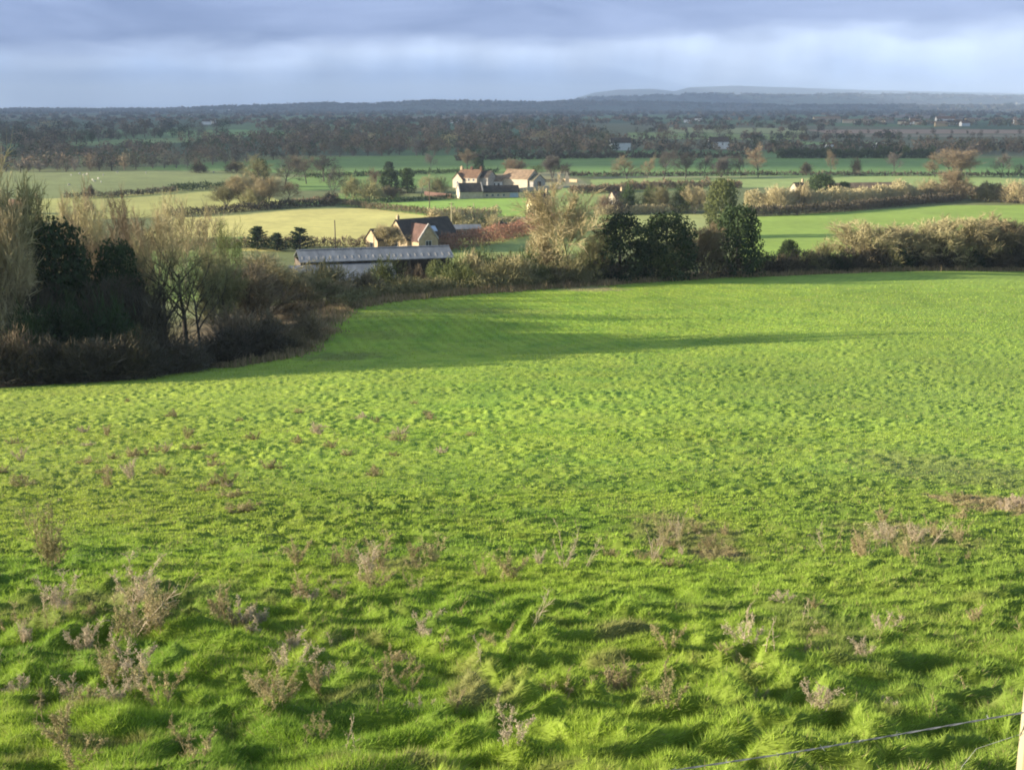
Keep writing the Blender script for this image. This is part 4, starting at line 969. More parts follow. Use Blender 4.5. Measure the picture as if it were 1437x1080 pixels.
part_box('lean_to_wall', B, 'stone_grey', (-h2-1.6, -h2-1.35, -RW-7.2, -RW, -1, eave_z-2.8), (lx1-.5, lx1-.25, -RW-7.2, -RW-.3, -1, eave_z-2.8))
part_box('rear_wall', B, 'timber', (-h2+.1, h2-.1, RW-.5, RW-.3, -1, eave_z-.15))
part_box('end_wall', B, 'timber', (h2-.35, h2-.15, -1.5, RW-.55, -1, eave_z-.2), (-h2+.15, -h2+.35, -RW+.3, RW-.55, -1, eave_z-.2))
for k in range(8):
    x = -h2 + .6 + (BL-1.2)*k/7; part_box('post', B, 'timber', x-.12, x+.12, -RW+.25, -RW+.5, -1, eave_z-.14)
    if k: V, Fc = [], []; tube(V, Fc, (x, -RW+.37, eave_z-1.4), (x-1.1, -RW+.37, eave_z-.25), .07, .07, 5); link('brace', mesh_py('brace', V, Fc, M['timber']), B)
part_box('bay_shade', B, 'dark', (-h2+1, h2-3, 1.5, 4, -.9, 2.2))  # near-black block standing in for the shade inside the open bays

# stone house beyond the barn
s0 = PY(562, 300)
S = building('stone_house','honey stone house with slate roof, brown tiled wing and skylight behind the long barn','house',s0,0)
phB = R(38)
A, rf = gable(S, 15, 9.4, 3.0, 4.4, 'stone', 'roof_slate', x0=5.0, y0=4.6, rot=phB)
win(S, A, '-x', .2, .6, 1.1, 1.6, L2=7.5, W2=4.7); win(S, A, '-x', -.1, 4.4, .7, .9, L2=7.5, W2=4.7); win(S, A, '-x', 2.7, .7, .9, 1.1, L2=7.5, W2=4.7)
chimney(S, A, -7.0, 0, 7.1, mat='stone', w=.6)
# skylight on the right slope
sl = 4.4/4.7; V = []
for (xx, yy) in ((.3,-3.4),(2.3,-3.4),(2.3,-2.2),(.3,-2.2)): V.append((xx, yy, 3.0+(4.7+yy)*sl+.30))
for (xx, yy) in ((.3,-3.4),(2.3,-3.4),(2.3,-2.2),(.3,-2.2)): V.append((xx, yy, 3.0+(4.7+yy)*sl+.12))
q = link('skylight', mesh_py('skylight', V, [(0,1,2,3),(0,4,5,1),(1,5,6,2),(2,6,7,3),(3,7,4,0)], M['skylight']), S); q.matrix_local = A
A2, rf2 = gable(S, 8.2, 5.6, 3.0, 3.5, 'stone', 'roof_brown', x0=4.6, y0=-1.0, rot=phB-math.pi/2, parapet=True)
win(S, A2, '+x', 0, .2, 1.6, 2.6, L2=4.1, W2=2.8); win(S, A2, '-y', -1.2, .9, .9, 1.1, L2=4.1, W2=2.8)
A3, _ = gable(S, 5, 5.5, 2.6, 2.4, 'stone', 'roof_slate', x0=-5.2, y0=3.2, rot=phB)
win(S, A3, '-x', 0, .6, 1, 1.2, L2=2.5, W2=2.75)

# farmhouse group
f0 = P(664, 264)
FH = building('farmhouse','cream farmhouse with red tiled roof and three chimneys','house',f0+np.array((0,3,0)),0)
A, rf = gable(FH, 10.5, 8.5, 4.4, 3.2, 'stone_pale', 'roof_red', x0=-.8, y0=2, rot=R(-30))
for q in (-5.0, .2, 4.9): chimney(FH, A, q, 0, 7.6, mat='roof_red' if q > 0 else 'stone', w=1.0)
for q in (-3.6, -1.2, 1.2, 3.6):
    win(FH, A, '-y', q, 2.9, .9, 1.1, L2=5.25, W2=4.25); win(FH, A, '-y', q, .5, .9, 1.3, L2=5.25, W2=4.25)
A, _ = gable(FH, 5.5, 5.5, 3.6, 2.6, 'stone_pale', 'roof_red', x0=-5.2, y0=2.2, rot=R(52))
win(FH, A, '-x', 0, 1.6, .9, 1.1, L2=2.75, W2=2.75)
A, _ = gable(FH, 4.5, 7, 4.6, 2.6, 'stone_grey', 'roof_slate', x0=6.2, y0=-.2, rot=R(-30))
f1 = P(645, 279)
FR = building('farm_range','long low farm range with black slate roof and a bright cream gable facing left','farm building',f1+np.array((10.,5,0)),R(14))
A, rf = gable(FR, 9, 6.5, 2.7, 2.9, 'stone_pale', 'roof_slate', x0=-6.5, y0=0, rot=0, parapet=True)
A2, _ = gable(FR, 14.5, 5.0, 2.3, 2.2, 'stone_pale', 'roof_slate', x0=5.2, y0=0.4, rot=0)
for q in (-5.4,-3.2,-1.,1.2): win(FR, A2, '-y', q, .7, .8, .8, W2=2.5)
win(FR, A2, '-y', 5.2, .1, 3.2, 1.8, W2=2.5, name='door', mat='blue')
f2 = P(690, 263)
FC = building('cottage','small white cottage with grey roof between the farmhouse and the big barn','cottage',f2+np.array((2.0,1,0)),0)
A, rf = gable(FC, 7, 5, 2.8, 2.2, 'white', 'roof_tan', rot=R(-20))
for q in (-2,0,2): win(FC, A, '-y', q, .8, .9, 1.1, W2=2.5)
f3 = P(722, 264)
FB = building('big_barn','large farm barn with tan tiled roof, cream long wall and dark end gable','barn',f3+np.array((3.4,5,0)),0)
A, rf = gable(FB, 14, 10, 4.0, 3.6, 'stone_pale', 'roof_tan', x0=-.6, y0=0, rot=R(-36))
A2, _ = gable(FB, 4.5, 9.0, 3.2, 2.6, 'stone_grey', 'roof_moss', x0=5.4, y0=-4.2, rot=R(-36))
win(FB, A, '+x', 1.8, -.2, 3, 3.6, L2=7, W2=5, name='door', mat='timber'); win(FB, A2, '+x', 0, 0, 2.6, 2.8, L2=2.25, W2=4.5, name='door', mat='dark')
for px, l_ in ((785,'left pale stone stump of a ruined gable right of the big barn'),(796,'right pale stone stump of a ruined gable right of the big barn')):
    p = P(px, 258); o = empty('ruined_wall', tuple(p)); tag(o, l_, 'ruin'); V, Fc = [], []
    box(V, Fc, -.9, .9, -.4, .4, -.5, 3.6); box(V, Fc, -.5, .3, -.36, .36, 3.6, 4.9); link('stonework', mesh_py('stonework', V, Fc, M['stone_pale']), o); part_box('coping', o, 'stone_grey', -.6, .4, -.45, .45, 4.9, 5.05)
def low_wall(label, pts, h, mat, w=.4):
    q = PX(pts); V, Fc = [], []
    for a, b in zip(q[:-1], q[1:]):
        d = (b-a)/np.linalg.norm(b-a); n = np.array((-d[1], d[0]))*w/2; i = len(V)
        for p in (a-n, b-n, b+n, a+n): z = H1(*p); V.append((p[0], p[1], z-.3))
        for p in (a-n, b-n, b+n, a+n): z = H1(*p); V.append((p[0], p[1], z+h))
        Fc += [tuple(i+j for j in f) for f in [(4,5,6,7),(0,1,5,4),(1,2,6,5),(2,3,7,6),(3,0,4,7)]]
    o = link('stone_wall', mesh_py('stone_wall', V, Fc, M[mat])); tag(o, label, 'wall')
low_wall('pale stone yard wall right of the big barn',[(722,270),(745,268),(770,266),(788,266)],1.6,'stone_pale')
low_wall('brown brick wall left of the low farm range',[(596,274),(612,276),(634,278)],1.6,'roof_brown')
low_wall('long pale field wall behind the ruined stumps',[(752,256),(790,255),(810,256)],1.4,'stone')
def strip(name, pts, w, mat):
    q = PX(pts); V, Fc = [], []
    for i, p in enumerate(q):
        d = q[min(i+1, len(q)-1)]-q[max(i-1, 0)]; d /= np.linalg.norm(d); n = np.array((-d[1], d[0]))*w/2
        for s_ in (p-n, p+n): V.append((s_[0], s_[1], H1(*s_)+.06))
    for i in range(len(q)-1): Fc.append((2*i, 2*i+1, 2*i+3, 2*i+2))
    o = link(name, mesh_py(name, V, Fc, M[mat])); o['kind'] = 'structure'
strip('farm_track', [(700,309),(712,307.5),(722,306.5),(734,306)], 5, 'road')
strip('farm_yard', [(738,264),(760,262),(790,261)], 9, 'road')
strip('lane', [(830,249.3),(900,248.9),(1000,248.6),(1100,248.6)], 3, 'road')
# small gabled houses of the middle distance: photo x, foot y, px width, label
def small_house(name, label, cat, px, py, l, w, h, rh, rz, wall, roof, windows=2, chim=True):
    p = P(px, py); o = building(name, label, cat, p, 0); A, rf = gable(o, l, w, h, rh, wall, roof, rot=rz, eave=.25)
    for k in range(windows): win(o, A, '-y', (k-(windows-1)/2)*l/max(windows,1), h*.35, .9, 1.1, W2=w/2)
    win(o, A, '-x', 0, h*.3, .9, 1.2, L2=l/2)
    if chim: chimney(o, A, l*.4, 0, h+rh, rf if False else None)
small_house('yellow_house','steep yellow gable of a cottage with brown roof by a dark bush','house',757,300,7,4.2,3.0,3.6,R(30),'yellow','roof_brown')
small_house('cream_house','tiny cream gable showing above the sunlit scrub bank','house',866,288,5,4.4,2.4,2.4,R(35),'stone_pale','roof_brown')
small_house('cream_house','tiny cream gable beside the dark spreading evergreen on the right','house',1120,272,5,4.4,2.2,2.2,R(30),'stone_pale','roof_slate')
small_house('low_barn','long low barn with a brown roof among the tan bushes on the right','barn',1215,281,30,9,3,3.4,R(12),'stone','roof_tan',4,False)
small_house('red_roofed_house','red roofed house glimpsed through the left-edge trees','house',26,300,6,4.5,2.4,2.2,R(-15),'stone','roof_red')
# dark sheds and cars beyond the stone house
small_house('shed','low dark shed with grey roof right of the stone house','shed',650,332,9,5,2.2,.9,R(10),'timber','sheet',1,False)
def car(label, px, py, mat, rz, l=4.3, van=False):
    p = P(px, py); o = empty('parked_car' if not van else 'lorry', tuple(p), rz); tag(o, label, 'car' if not van else 'lorry')
    h = .75 if not van else 1.1; V, Fc = [], []
    sec = [(-l/2,.35),(-l/2,h),(-l*.38,h+.05),(-l*.26,h+.6),(l*.12,h+.62),(l*.28,h+.05),(l/2,h-.08),(l/2,.35)]
    for s_ in (-.85,.85):
        for x,z in sec: V.append((x, s_*(1 if z <= h else .82), z))
    n = len(sec); Fc = [tuple(range(n))[::-1], tuple(range(n, 2*n))] + [(i, (i+1)%n, n+(i+1)%n, n+i) for i in range(n)]
    link('body', mesh_py('body', V, Fc, M[mat]), o)
    part_box('windscreen', o, 'glass', (-l*.24, l*.10, -.80, .80, h+.14, h+.52))
    for sx in (-.31, .31):
        for sy in (-1, 1):
            V, Fc = [], []; tube(V, Fc, (l*sx, sy*.68, .32), (l*sx, sy*.9, .32), .32, .32, 12); V += [np.array((l*sx, sy*.9, .32))]; 
            Fc += [(12+j, 12+(j+1)%12, 24) for j in range(12)]; link('wheel', mesh_py('wheel', V, Fc, M['tyre']), o)
car('blue-grey car parked left beyond the rust coloured hedge', 672, 318, 'car_blue', R(8))
car('dark car parked right beyond the rust coloured hedge', 700, 316, 'car_dark', R(-6), 5.0)
# white vehicles on the far road
def lorry(label, px, py, l, h, mat='white'):
    p = P(px, py); o = empty('white_lorry', tuple(p), R(4)); tag(o, label, 'lorry')
    part_box('cargo_box', o, mat, -l/2+l*.2, l/2, -1.2, 1.2, .8, h); part_box('cab', o, mat, -l/2, -l/2+l*.18, -1.1, 1.1, .5, h*.75)
    part_box('windscreen', o, 'glass', -l/2-.04, -l/2-.005, -.9, .9, h*.45, h*.68)
    for x in (-l/2+.8, l/2-1.2, l/2-2.2):
        for sy in (-1,1): V, Fc = [], []; tube(V, Fc, (x, sy*.9, .5), (x, sy*1.25, .5), .5, .5, 10); V.append(np.array((x, sy*1.25, .5))); Fc += [(10+j,10+(j+1)%10,20) for j in range(10)]; link('wheel', mesh_py('wheel', V, Fc, M['tyre']), o)
lorry('white lorry on the far road at right', 1237, 209, 15, 5.0)
lorry('small white van left of the white lorry on the far road', 1163, 210, 8, 3.8)
# far village houses
def far_house(label, px, py, l, w, h, wall, roof, group=None, rz=None):
    p = P(px, py)
    if np.isnan(p[0]): return
    o = empty('village_house', tuple(p)); tag(o, label, 'house', group); gable(o, l, w, h, h*.6, wall, roof, rot=rng.uniform(-.4,.4) if rz is None else rz, eave=.3)
far_house('long white village house with red roof at far right', 1326, 173, 40, 12, 9, 'white','roof_red', rz=0)
far_house('long pinkish farm building on the far plain at centre right', 1160, 172, 60, 14, 8, 'stone_pale','roof_tan', rz=.05)
r7 = np.random.default_rng(4)
for k in range(16):
    far_house('small pale house of the distant village at far right', 1250+190*r7.random(), 169+9*r7.random(), 12+10*r7.random(), 9, 5.5, ['white','stone_pale','stone'][k%3], ['roof_red','roof_slate','roof_tan'][k%3], 'houses of the distant village')
for k in range(5): far_house('pinkish farm shed right of the long building on the far plain', 1190+14*k, 172+r7.random(), 22, 10, 5, 'stone_pale','roof_tan','sheds beside the long far building')
for k,(px,py) in enumerate([(268,163),(290,175),(297,174),(283,156),(297,155),(322,155),(335,156),(352,156),(638,173),(1045,160),(980,170),(965,172),(870,211),(1008,209)]):
    far_house('tiny white house far off among the dark woods', px, py, 16, 9, 6, 'white','roof_slate','tiny white houses far off')
for k in range(6): far_house('tiny pale farm on the blue hillside at the far right', 1300+25*k+r7.random()*10, 145+r7.random()*3, 40, 20, 9, 'stone_pale','roof_slate','pale farms on the blue hillside')
# poles
def pole(label, px, Y, top, mat, arms=True):
    p = PY(px, Y); h = p[2]; ztop = zof(top, Y); o = empty('telegraph_pole', tuple(p)); tag(o, label, 'pole'); H_ = ztop-p[2]
    V, Fc = [], []; tube(V, Fc, (0,0,-.5), (0,0,H_), .16, .12, 8); link('shaft', mesh_py('shaft', V, Fc, M[mat]), o)
    if arms: part_box('crossarm', o, 'timber', -.7, .7, -.08, .08, H_-.5, H_-.35)
pole('dark wooden telegraph pole in front of the pale yellow field', 471, 300, 309, 'timber', False)
pole('pale telegraph pole right of the stone house', 634, 322, 284, 'post')
pole('thin pole standing in the bright green field', 603, 390, 254, 'timber', False)
pole('pale thin pole by the farm lane', 665, 395, 285, 'post', False)
# sheep
def sheep(px, py, k):
    p = P(px, py); o = empty('sheep', tuple(p), r7.random()*6.28); tag(o, 'white sheep grazing in the muted field at left', 'sheep', 'sheep grazing in the left field')
    V, Fc = [], []
    n = 10; rings = [(-.55,.62,.10),(-.45,.66,.26),(-.2,.68,.32),(.1,.68,.33),(.38,.66,.28),(.52,.72,.17),(.66,.62,.12),(.80,.45,.11),(.92,.32,.06)]
    for x, z, rr in rings:
        for j in range(n): t = 6.283*j/n; V.append((x, math.cos(t)*rr*.85, z+math.sin(t)*rr))
    for i in range(len(rings)-1):
        for j in range(n): Fc.append((i*n+j, i*n+(j+1)%n, (i+1)*n+(j+1)%n, (i+1)*n+j))
    Fc.append(tuple(range(n))); Fc.append(tuple(range((len(rings)-1)*n, len(rings)*n)))
    for sx in (-.35,.32):
        for sy in (-.14,.14):
            v2, f2 = [], []; tube(v2, f2, (sx,sy,.5), (sx+.02,sy,-.02), .06, .035, 6); i = len(V); V += [tuple(v) for v in v2]; Fc += [tuple(i+j for j in f) for f in f2]
    link('body', mesh_py('body', V, Fc, M['wool']), o)
for k,(px,py) in enumerate([(100,247),(112,245),(122,246),(130,254),(138,252),(145,247),(97,261),(142,257),(165,243),(205,244),(118,247),(133,256),(300,243)]): sheep(px, py, k)
o = None

# ------------------------------------------------------------------ dead weeds in the meadow
def weed(seed, h, stems, lean, heads, hs, spread=.35, side=3):
    """dead stalks with side shoots and seed clusters; returns stem and seed meshes"""
    r = np.random.default_rng(seed); SV, SF, cs = [], [], []
    for s_ in range(stems):
        p = np.array((r.normal(0,.04), r.normal(0,.04), -.04)); d = np.array((lean+r.normal(0,spread), r.normal(0,spread*.8), 1.)); d /= np.linalg.norm(d)
        L = h*(.55+.5*r.random()); n = 5; pts = [p]
        for k in range(n):
            d = d + r.normal(0,.09,3); d /= np.linalg.norm(d); q = pts[-1]+d*L/n; tube(SV, SF, pts[-1], q, .005*(1-.13*k), .005*(1-.13*(k+1)), 4); pts.append(q)
            if k >= 1:
                for b in range(side):
                    dd = d + r.normal(0,.6,3); dd /= np.linalg.norm(dd); l = L*(.10+.14*r.random()); a = pts[-2]+(q-pts[-2])*r.random(); e = a+dd*l; tube(SV, SF, a, e, .0035, .002, 3)
                    for m in range(heads): cs.append(a+(e-a)*(.4+.6*r.random()) + r.normal(0,.012,3))
        for m in range(heads*3): cs.append(pts[-1] - d*L*.3*r.random() + r.normal(0,.012,3))
    out = (np.array(SV), np.array(SF))
    if cs: return out, leaf_cloud(r, np.array(cs), np.full(len(cs), hs*.8), 4, hs*.62)
    return out, None
WG = {'dock0': weed(1,1.1,10,.02,6,.018,.26,7), 'dock1': weed(2,.7,8,.35,4,.016,.30,5), 'dock2': weed(3,.5,9,.15,4,.014,.5,5), 'stalk0': weed(4,.75,3,.35,1,.010,.25,3), 'stalk1': weed(5,.6,2,.1,2,.012,.15,2), 'pale0': weed(6,1.0,7,.22,1,.008,.22,4), 'mat0': weed(7,.30,14,.0,3,.014,1.4,5), 'mat1': weed(8,.26,16,.2,3,.014,1.9,5), 'burr0': weed(9,.6,5,-.1,6,.017,.3,4)}
_wm = {}
def place_weed(key, px, py, s, label, group=None, mat='weed', rz=None, loc=None):
    p = P(px, py) if loc is None else loc
    if (key, mat) not in _wm:
        a, b = WG[key]; _wm[(key, mat)] = (mesh_np('stem', *a, M[mat]), mesh_np('seed_head', *b, M[mat]))
    p = p.copy(); p[2] += float(bumps(np.array([p[0]]), np.array([p[1]]))[0])
    o = empty('dead_weed', tuple(p), r7.random()*6.28 if rz is None else rz); o.scale = (s, s, s); tag(o, label, 'weed', group)
    a, b = _wm[(key, mat)]; link('stem', a, o); link('seed_head', b, o)
place_weed('dock0', 70, 802, 1.0, 'tall brown dead dock plant standing alone at the left of the meadow', rz=0)
place_weed('dock1', 78, 800, .9, 'leaning side shoots right of the tall dead dock plant', rz=0)
place_weed('pale0', 790, 800, .85, 'tall pale dead stalks fanning out in the centre of the meadow', mat='weed_pale', rz=0)
place_weed('stalk0', 822, 798, .8, 'single pale dead stalk leaning right beside the fan of pale stalks', mat='weed_pale', rz=0)
place_weed('stalk0', 745, 888, .7, 'pale leaning dead stalk below the fan of pale stalks', mat='weed_pale', rz=0)
place_weed('dock0', 876, 962, .38, 'brown dead weed spray in the right centre foreground')
place_weed('mat0', 850, 970, 1.0, 'matted brown dead growth under the weed spray in the right centre foreground')
place_weed('burr0', 790, 972, .5, 'small reddish dead weed left of the brown weed spray')
place_weed('stalk1', 1352, 975, .6, 'thin brown dead stalk near the wire at lower right', rz=2.4)
place_weed('stalk1', 1308, 1010, .5, 'short dead stalk above the wire at lower right')
place_weed('dock2', 1370, 880, .6, 'branched dead weed at right above the wire')
place_weed('stalk1', 1428, 890, .7, 'reddish dead stalk at the right edge of the meadow')
place_weed('dock1', 175, 905, .9, 'long leaning dead weed clump in the left foreground', rz=0)
place_weed('dock1', 215, 885, .9, 'second long leaning dead weed clump in the left foreground', rz=.2)
place_weed('burr0', 272, 1075, .6, 'dense dead weed clump at the bottom left')
place_weed('burr0', 108, 1078, .5, 'dead weed clump at the bottom edge near the left corner')
place_weed('dock2', 430, 840, 1.0, 'brown dead bramble heap left of centre where the rough grass begins')
place_weed('dock2', 480, 842, .9, 'second brown bramble heap left of centre where the rough grass begins')
groups = [ # centre, spread, n, keys, scale, label, group
 ((200,880),(190,40),16,['dock1','dock2','mat0','stalk0'],.8,'brown dead weed in the scattered band at the left foreground','dead weeds of the left foreground'),
 ((90,980),(120,80),16,['burr0','dock2','stalk1','mat0'],.55,'dead weed near the bottom left corner of the meadow','dead weeds near the bottom left corner'),
 ((400,960),(130,80),20,['burr0','dock2','stalk1','mat1'],.55,'dead weed in the left centre foreground','dead weeds of the left centre foreground'),
 ((600,950),(110,90),18,['burr0','stalk1','mat0','dock2'],.5,'dead weed in the centre foreground','dead weeds of the centre foreground'),
 ((560,810),(160,25),18,['dock2','mat1','dock1'],.75,'dead weed on the line where the rough grass begins','dead weeds where the rough grass begins'),
 ((960,765),(80,30),26,['dock2','mat0','pale0'],.6,'dead weed in the tan patch right of the pale stalks','dead weeds in the tan patch'),
 ((1265,765),(90,25),30,['stalk1','stalk0','dock2'],.75,'dead stalk in the thin stand at the right of the meadow','dead stalks at the right of the meadow'),
 ((1150,900),(180,90),26,['mat1','stalk1','burr0','dock2'],.5,'dead weed in the right foreground','dead weeds of the right foreground'),
 ((1390,715),(60,14),16,['mat1','mat0'],.9,'straw weed in the tan patch at the right edge','dead weeds in the right edge patch'),
 ((230,640),(230,60),44,['mat0','mat1','dock2'],1.3,'brown dead weed tuft scattered over the left of the pale green slope','dead weeds scattered over the left slope'),
 ((560,600),(160,45),14,['mat0','mat1'],1.4,'brown dead weed tuft scattered over the middle of the slope','dead weeds scattered over the middle slope'),
]
for (cx, cy), (sx, sy), n, keys, s, lb, gr in groups:
    q = np.stack([cx+sx*np.clip(r7.normal(0,.6,n),-1.3,1.3), cy+sy*np.clip(r7.normal(0,.6,n),-1.3,1.3)], -1)
    Q = march(q[:,0], q[:,1])
    for k in range(n):
        if Q[k,1] < 200 and not np.isnan(Q[k,0]): place_weed(keys[k % len(keys)], 0, 0, s*1.08*(.6+.8*r7.random()), lb, gr, loc=Q[k], mat='weed' if r7.random() < .7 else 'weed_pale')

# ------------------------------------------------------------------ fence at the lower right corner
pt = np.array((0,0,0.))
def at(px, py, Y): u, v = ray(px, py); return np.array((float(u)*Y, Y, float(v)*Y))
Yp = 4.6; top = at(1440, 962, Yp); gz = H1(top[0], Yp)
fo = empty('fence', (top[0], Yp, gz)); tag(fo, 'pale wooden fence post at the lower right corner with twisted wire strands running left', 'fence')
V, Fc = [], []; k = 10; hh = top[2]-gz; rr = .045
for z, q in ((-.3, rr), (hh-.02, rr), (hh, rr*.8)):
    for j in range(k): V.append((math.cos(6.283*j/k)*q+rr*.9, math.sin(6.283*j/k)*q, z))
for i in range(2):
    for j in range(k): Fc.append((i*k+j, i*k+(j+1)%k, (i+1)*k+(j+1)%k, (i+1)*k+j))
Fc.append(tuple(range(2*k, 3*k))); link('post', mesh_py('post', V, Fc, M['post']), fo)
def wire(pts, r_, twist=True):
    pts = np.array(pts, float) - np.array((top[0], Yp, gz)); n = 260; t = np.linspace(0, 1, n)
    tt = np.linspace(0, 1, len(pts)); C_ = np.stack([np.interp(t, tt, pts[:,i]) for i in range(3)], -1)
    L = np.linalg.norm(pts[-1]-pts[0]); V, Fc = [], []
    for s_ in ((0, math.pi) if twist else (0,)):
        prev = None
        for i in range(n):
            a = s_ + t[i]*L/.09*math.pi; q = C_[i] + np.array((0, math.cos(a), math.sin(a)))*r_*(.9 if twist else 0)
            if prev is not None: tube(V, Fc, prev, q, r_, r_, 4)
            prev = q
    if twist:
        for i in range(18, n-5, 24):
            for b in range(4): d = np.random.default_rng(i+b).normal(0,1,3); d /= np.linalg.norm(d); tube(V, Fc, C_[i], C_[i]+d*.018, .0018, .0006, 4)
    link('wire', mesh_py('wire', V, Fc, M['wire']), fo)
wire([at(1437,999,Yp-.05), at(1260,1030,Yp), at(1120,1054,Yp), at(920,1084,Yp), at(700,1120,Yp)], .0022)
wire([at(1437,1028,Yp-.02), at(1370,1050,Yp+.1), at(1350,1075,Yp+.1), at(1335,1110,Yp+.1)], .0009, False)

# ------------------------------------------------------------------ air
hz = []; Fh = []; box(hz, Fh, -17000, 17000, -5000, 28000, PLAIN-4, 420)
m = bpy.data.materials.new('air_haze'); m.use_nodes = True; nt = m.node_tree; nt.nodes.remove(nt.nodes['Principled BSDF'])
vol = nt.nodes.new('ShaderNodeVolumePrincipled'); vol.inputs['Color'].default_value = (.62,.77,1.0,1); vol.inputs['Density'].default_value = 7.5e-5; vol.inputs['Anisotropy'].default_value = 0.0
nt.links.new(vol.outputs[0], nt.nodes['Material Output'].inputs['Volume'])
me = bpy.data.meshes.new('haze'); me.from_pydata(hz, [], Fh); me.materials.append(m); o = link('haze', me); tag(o, 'thin blue haze over the plain', 'haze', kind='stuff')
HZ = o

# ------------------------------------------------------------------ cloud bank standing off to the left, shading the far plain
M['cloud'] = mat_noise('cloud_vapour', (.75,.76,.8), (.85,.86,.88), .001)
_n = M['cloud'].node_tree; _t1 = _n.nodes.new('ShaderNodeBsdfTransparent'); _m1 = _n.nodes.new('ShaderNodeMixShader'); _m1.inputs[0].default_value = .45
_n.links.new(_n.nodes['Principled BSDF'].outputs[0], _m1.inputs[1]); _n.links.new(_t1.outputs[0], _m1.inputs[2]); _n.links.new(_m1.outputs[0], _n.nodes['Material Output'].inputs[0])
def cloud():
    r = np.random.default_rng(3); nx, ny = 60, 90
    x = np.linspace(-12500, -4600, nx); y = np.linspace(110, 16000, ny); X, Y_ = np.meshgrid(x, y, indexing='ij')
    e = np.minimum(sstep(0, 400, X+12500)*sstep(0, 400, -4600-X), sstep(0, 400, Y_-110)*sstep(0, 900, 16000-Y_))
    nz = fbm(X/1500, Y_/1500, 4, 90)
    zt = 1500 + e*(240+160*nz); zb = 1500 - e*(40+30*nz)
    V = np.concatenate([np.stack([X,Y_,zt],-1).reshape(-1,3), np.stack([X,Y_,zb],-1).reshape(-1,3)]); i = np.arange(nx*ny).reshape(nx, ny)
    q = np.stack([i[:-1,:-1], i[1:,:-1], i[1:,1:], i[:-1,1:]], -1).reshape(-1,4)
    o = link('cloud', mesh_np('cloud', V, np.vstack([q, q[:, ::-1]+nx*ny]), M['cloud'], smooth=True)); tag(o, 'grey cloud bank off to the left whose shade lies on the far plain', 'cloud', kind='structure')
CLOUD = True
if CLOUD: cloud()

# ------------------------------------------------------------------ light
SUN_AZ, SUN_EL = R(5), R(12.5)               # light travels towards +x, a little away from the viewer
sd_ = bpy.data.lights.new('sun', 'SUN'); sun = bpy.data.objects.new('sun', sd_); COL.objects.link(sun)
sd_.energy = 5.0; sd_.angle = R(.5); sd_.color = (1.0, .90, .74)
dv = Vector((math.cos(SUN_AZ)*math.cos(SUN_EL), math.sin(SUN_AZ)*math.cos(SUN_EL), -math.sin(SUN_EL)))
sun.rotation_euler = dv.to_track_quat('-Z', 'Y').to_euler(); sun.location = (-300, -100, 120)
w = bpy.data.worlds.new('World'); scene.world = w; w.use_nodes = True; nt = w.node_tree; N = nt.nodes; L = nt.links
bg = N['Background']; sky = N.new('ShaderNodeTexSky'); sky.sky_type = 'NISHITA'; sky.sun_disc = False; sky.sun_elevation = SUN_EL
sky.sun_rotation = math.atan2(-dv.x, -dv.y); sky.dust_density = 1.0
L.new(sky.outputs[0], bg.inputs[0]); bg.inputs[1].default_value = .10
def nd(t, **k):
    n = N.new(t)
    for a, b in k.items(): setattr(n, a, b)
    return n
def math_(op, a, b=None, clamp=False):
    n = nd('ShaderNodeMath', operation=op, use_clamp=clamp)
    for i, v in enumerate((a, b)):
        if v is None: continue
        if isinstance(v, (int, float)): n.inputs[i].default_value = v
        else: L.new(v, n.inputs[i])
    return n.outputs[0]
def mrange(v, a, b, c, d, interp='SMOOTHSTEP'):
    n = nd('ShaderNodeMapRange', interpolation_type=interp); L.new(v, n.inputs[0])
    for i, q in enumerate((a, b, c, d)): n.inputs[i+1].default_value = q
    return n.outputs[0]
tc = nd('ShaderNodeTexCoord'); sx = nd('ShaderNodeSeparateXYZ'); L.new(tc.outputs['Generated'], sx.inputs[0])
def cn(scale, detail, vec, dist=0):
    mp = nd('ShaderNodeMapping'); mp.inputs['Scale'].default_value = vec; L.new(tc.outputs['Generated'], mp.inputs[0])
    n = nd('ShaderNodeTexNoise'); n.inputs['Scale'].default_value = scale; n.inputs['Detail'].default_value = detail; n.inputs['Distortion'].default_value = dist; L.new(mp.outputs[0], n.inputs[0]); return n.outputs[0]
n1 = cn(3.4, 8, (1,1,3.4), .5); n2 = cn(9, 8, (1,1,3), .4); n3 = cn(20, 4, (1,1,.35)); n4 = cn(5, 7, (1,1,6), .6)
el = sx.outputs['Z']
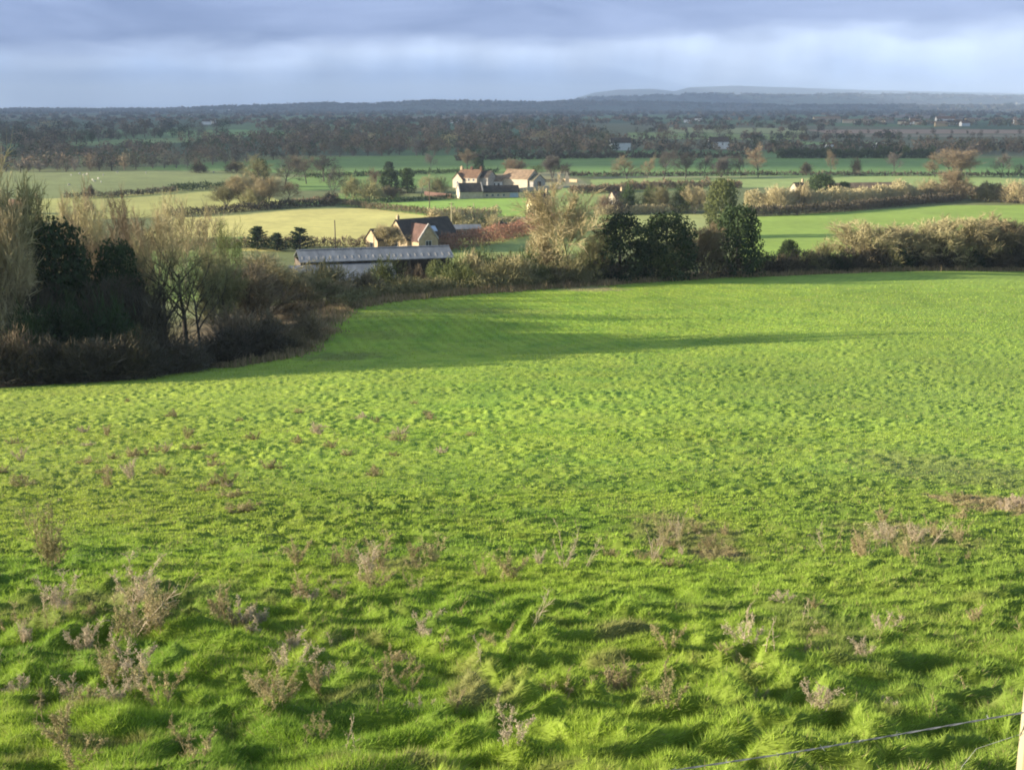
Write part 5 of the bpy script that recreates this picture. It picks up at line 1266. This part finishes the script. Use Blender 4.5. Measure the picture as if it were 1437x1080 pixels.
# lower edge of the dark bank
edge = math_('ADD', el, math_('MULTIPLY', math_('SUBTRACT', n1, .5), .050))
edge = math_('SUBTRACT', edge, math_('MULTIPLY', sx.outputs['X'], .030))
edge = math_('ADD', edge, math_('MULTIPLY', math_('SUBTRACT', n2, .5), .030))
dark = mrange(edge, .040, .060, 0, 1)
ramp = nd('ShaderNodeValToRGB'); e_ = ramp.color_ramp.elements
LOW = srgb(158,182,220); MIDC = srgb(192,208,234)
e_[0].position = 0; e_[0].color = (*LOW, 1); e_[1].position = 1; e_[1].color = (*MIDC, 1)
L.new(mrange(math_('ADD', el, math_('MULTIPLY', math_('SUBTRACT', n2, .5), .09)), .0, .05, 0, 1), ramp.inputs[0])
rain = mrange(n3, .3, .7, .84, 1.08)
lowc = nd('ShaderNodeVectorMath', operation='SCALE'); L.new(ramp.outputs[0], lowc.inputs[0]); L.new(rain, lowc.inputs['Scale'])
drk = nd('ShaderNodeValToRGB'); drk.color_ramp.elements[0].color = (*srgb(107,124,160), 1); drk.color_ramp.elements[1].color = (*srgb(146,162,196), 1); drk.color_ramp.elements[0].position = .35; drk.color_ramp.elements[1].position = .7
L.new(n4, drk.inputs[0])
mx = nd('ShaderNodeMix', data_type='RGBA'); L.new(dark, mx.inputs[0]); L.new(lowc.outputs[0], mx.inputs[6]); L.new(drk.outputs[0], mx.inputs[7])
bg2 = nd('ShaderNodeBackground'); L.new(mx.outputs[2], bg2.inputs[0]); bg2.inputs[1].default_value = .63
ms = nd('ShaderNodeMixShader'); L.new(mrange(el, .10, .30, 1, 0), ms.inputs[0]); L.new(bg.outputs[0], ms.inputs[1]); L.new(bg2.outputs[0], ms.inputs[2])
L.new(ms.outputs[0], N['World Output'].inputs[0])

scene.view_settings.view_transform = 'Standard'; scene.view_settings.look = 'None'; scene.view_settings.exposure = 1.55; scene.view_settings.gamma = 1
scene.render.engine = 'CYCLES'
scene.cycles.use_denoising = True
scene.cycles.max_bounces = 5; scene.cycles.diffuse_bounces = 2; scene.cycles.transmission_bounces = 3; scene.cycles.volume_bounces = 0
scene.cycles.filter_width = 1.9 if hasattr(scene.cycles, 'filter_width') else 1.5
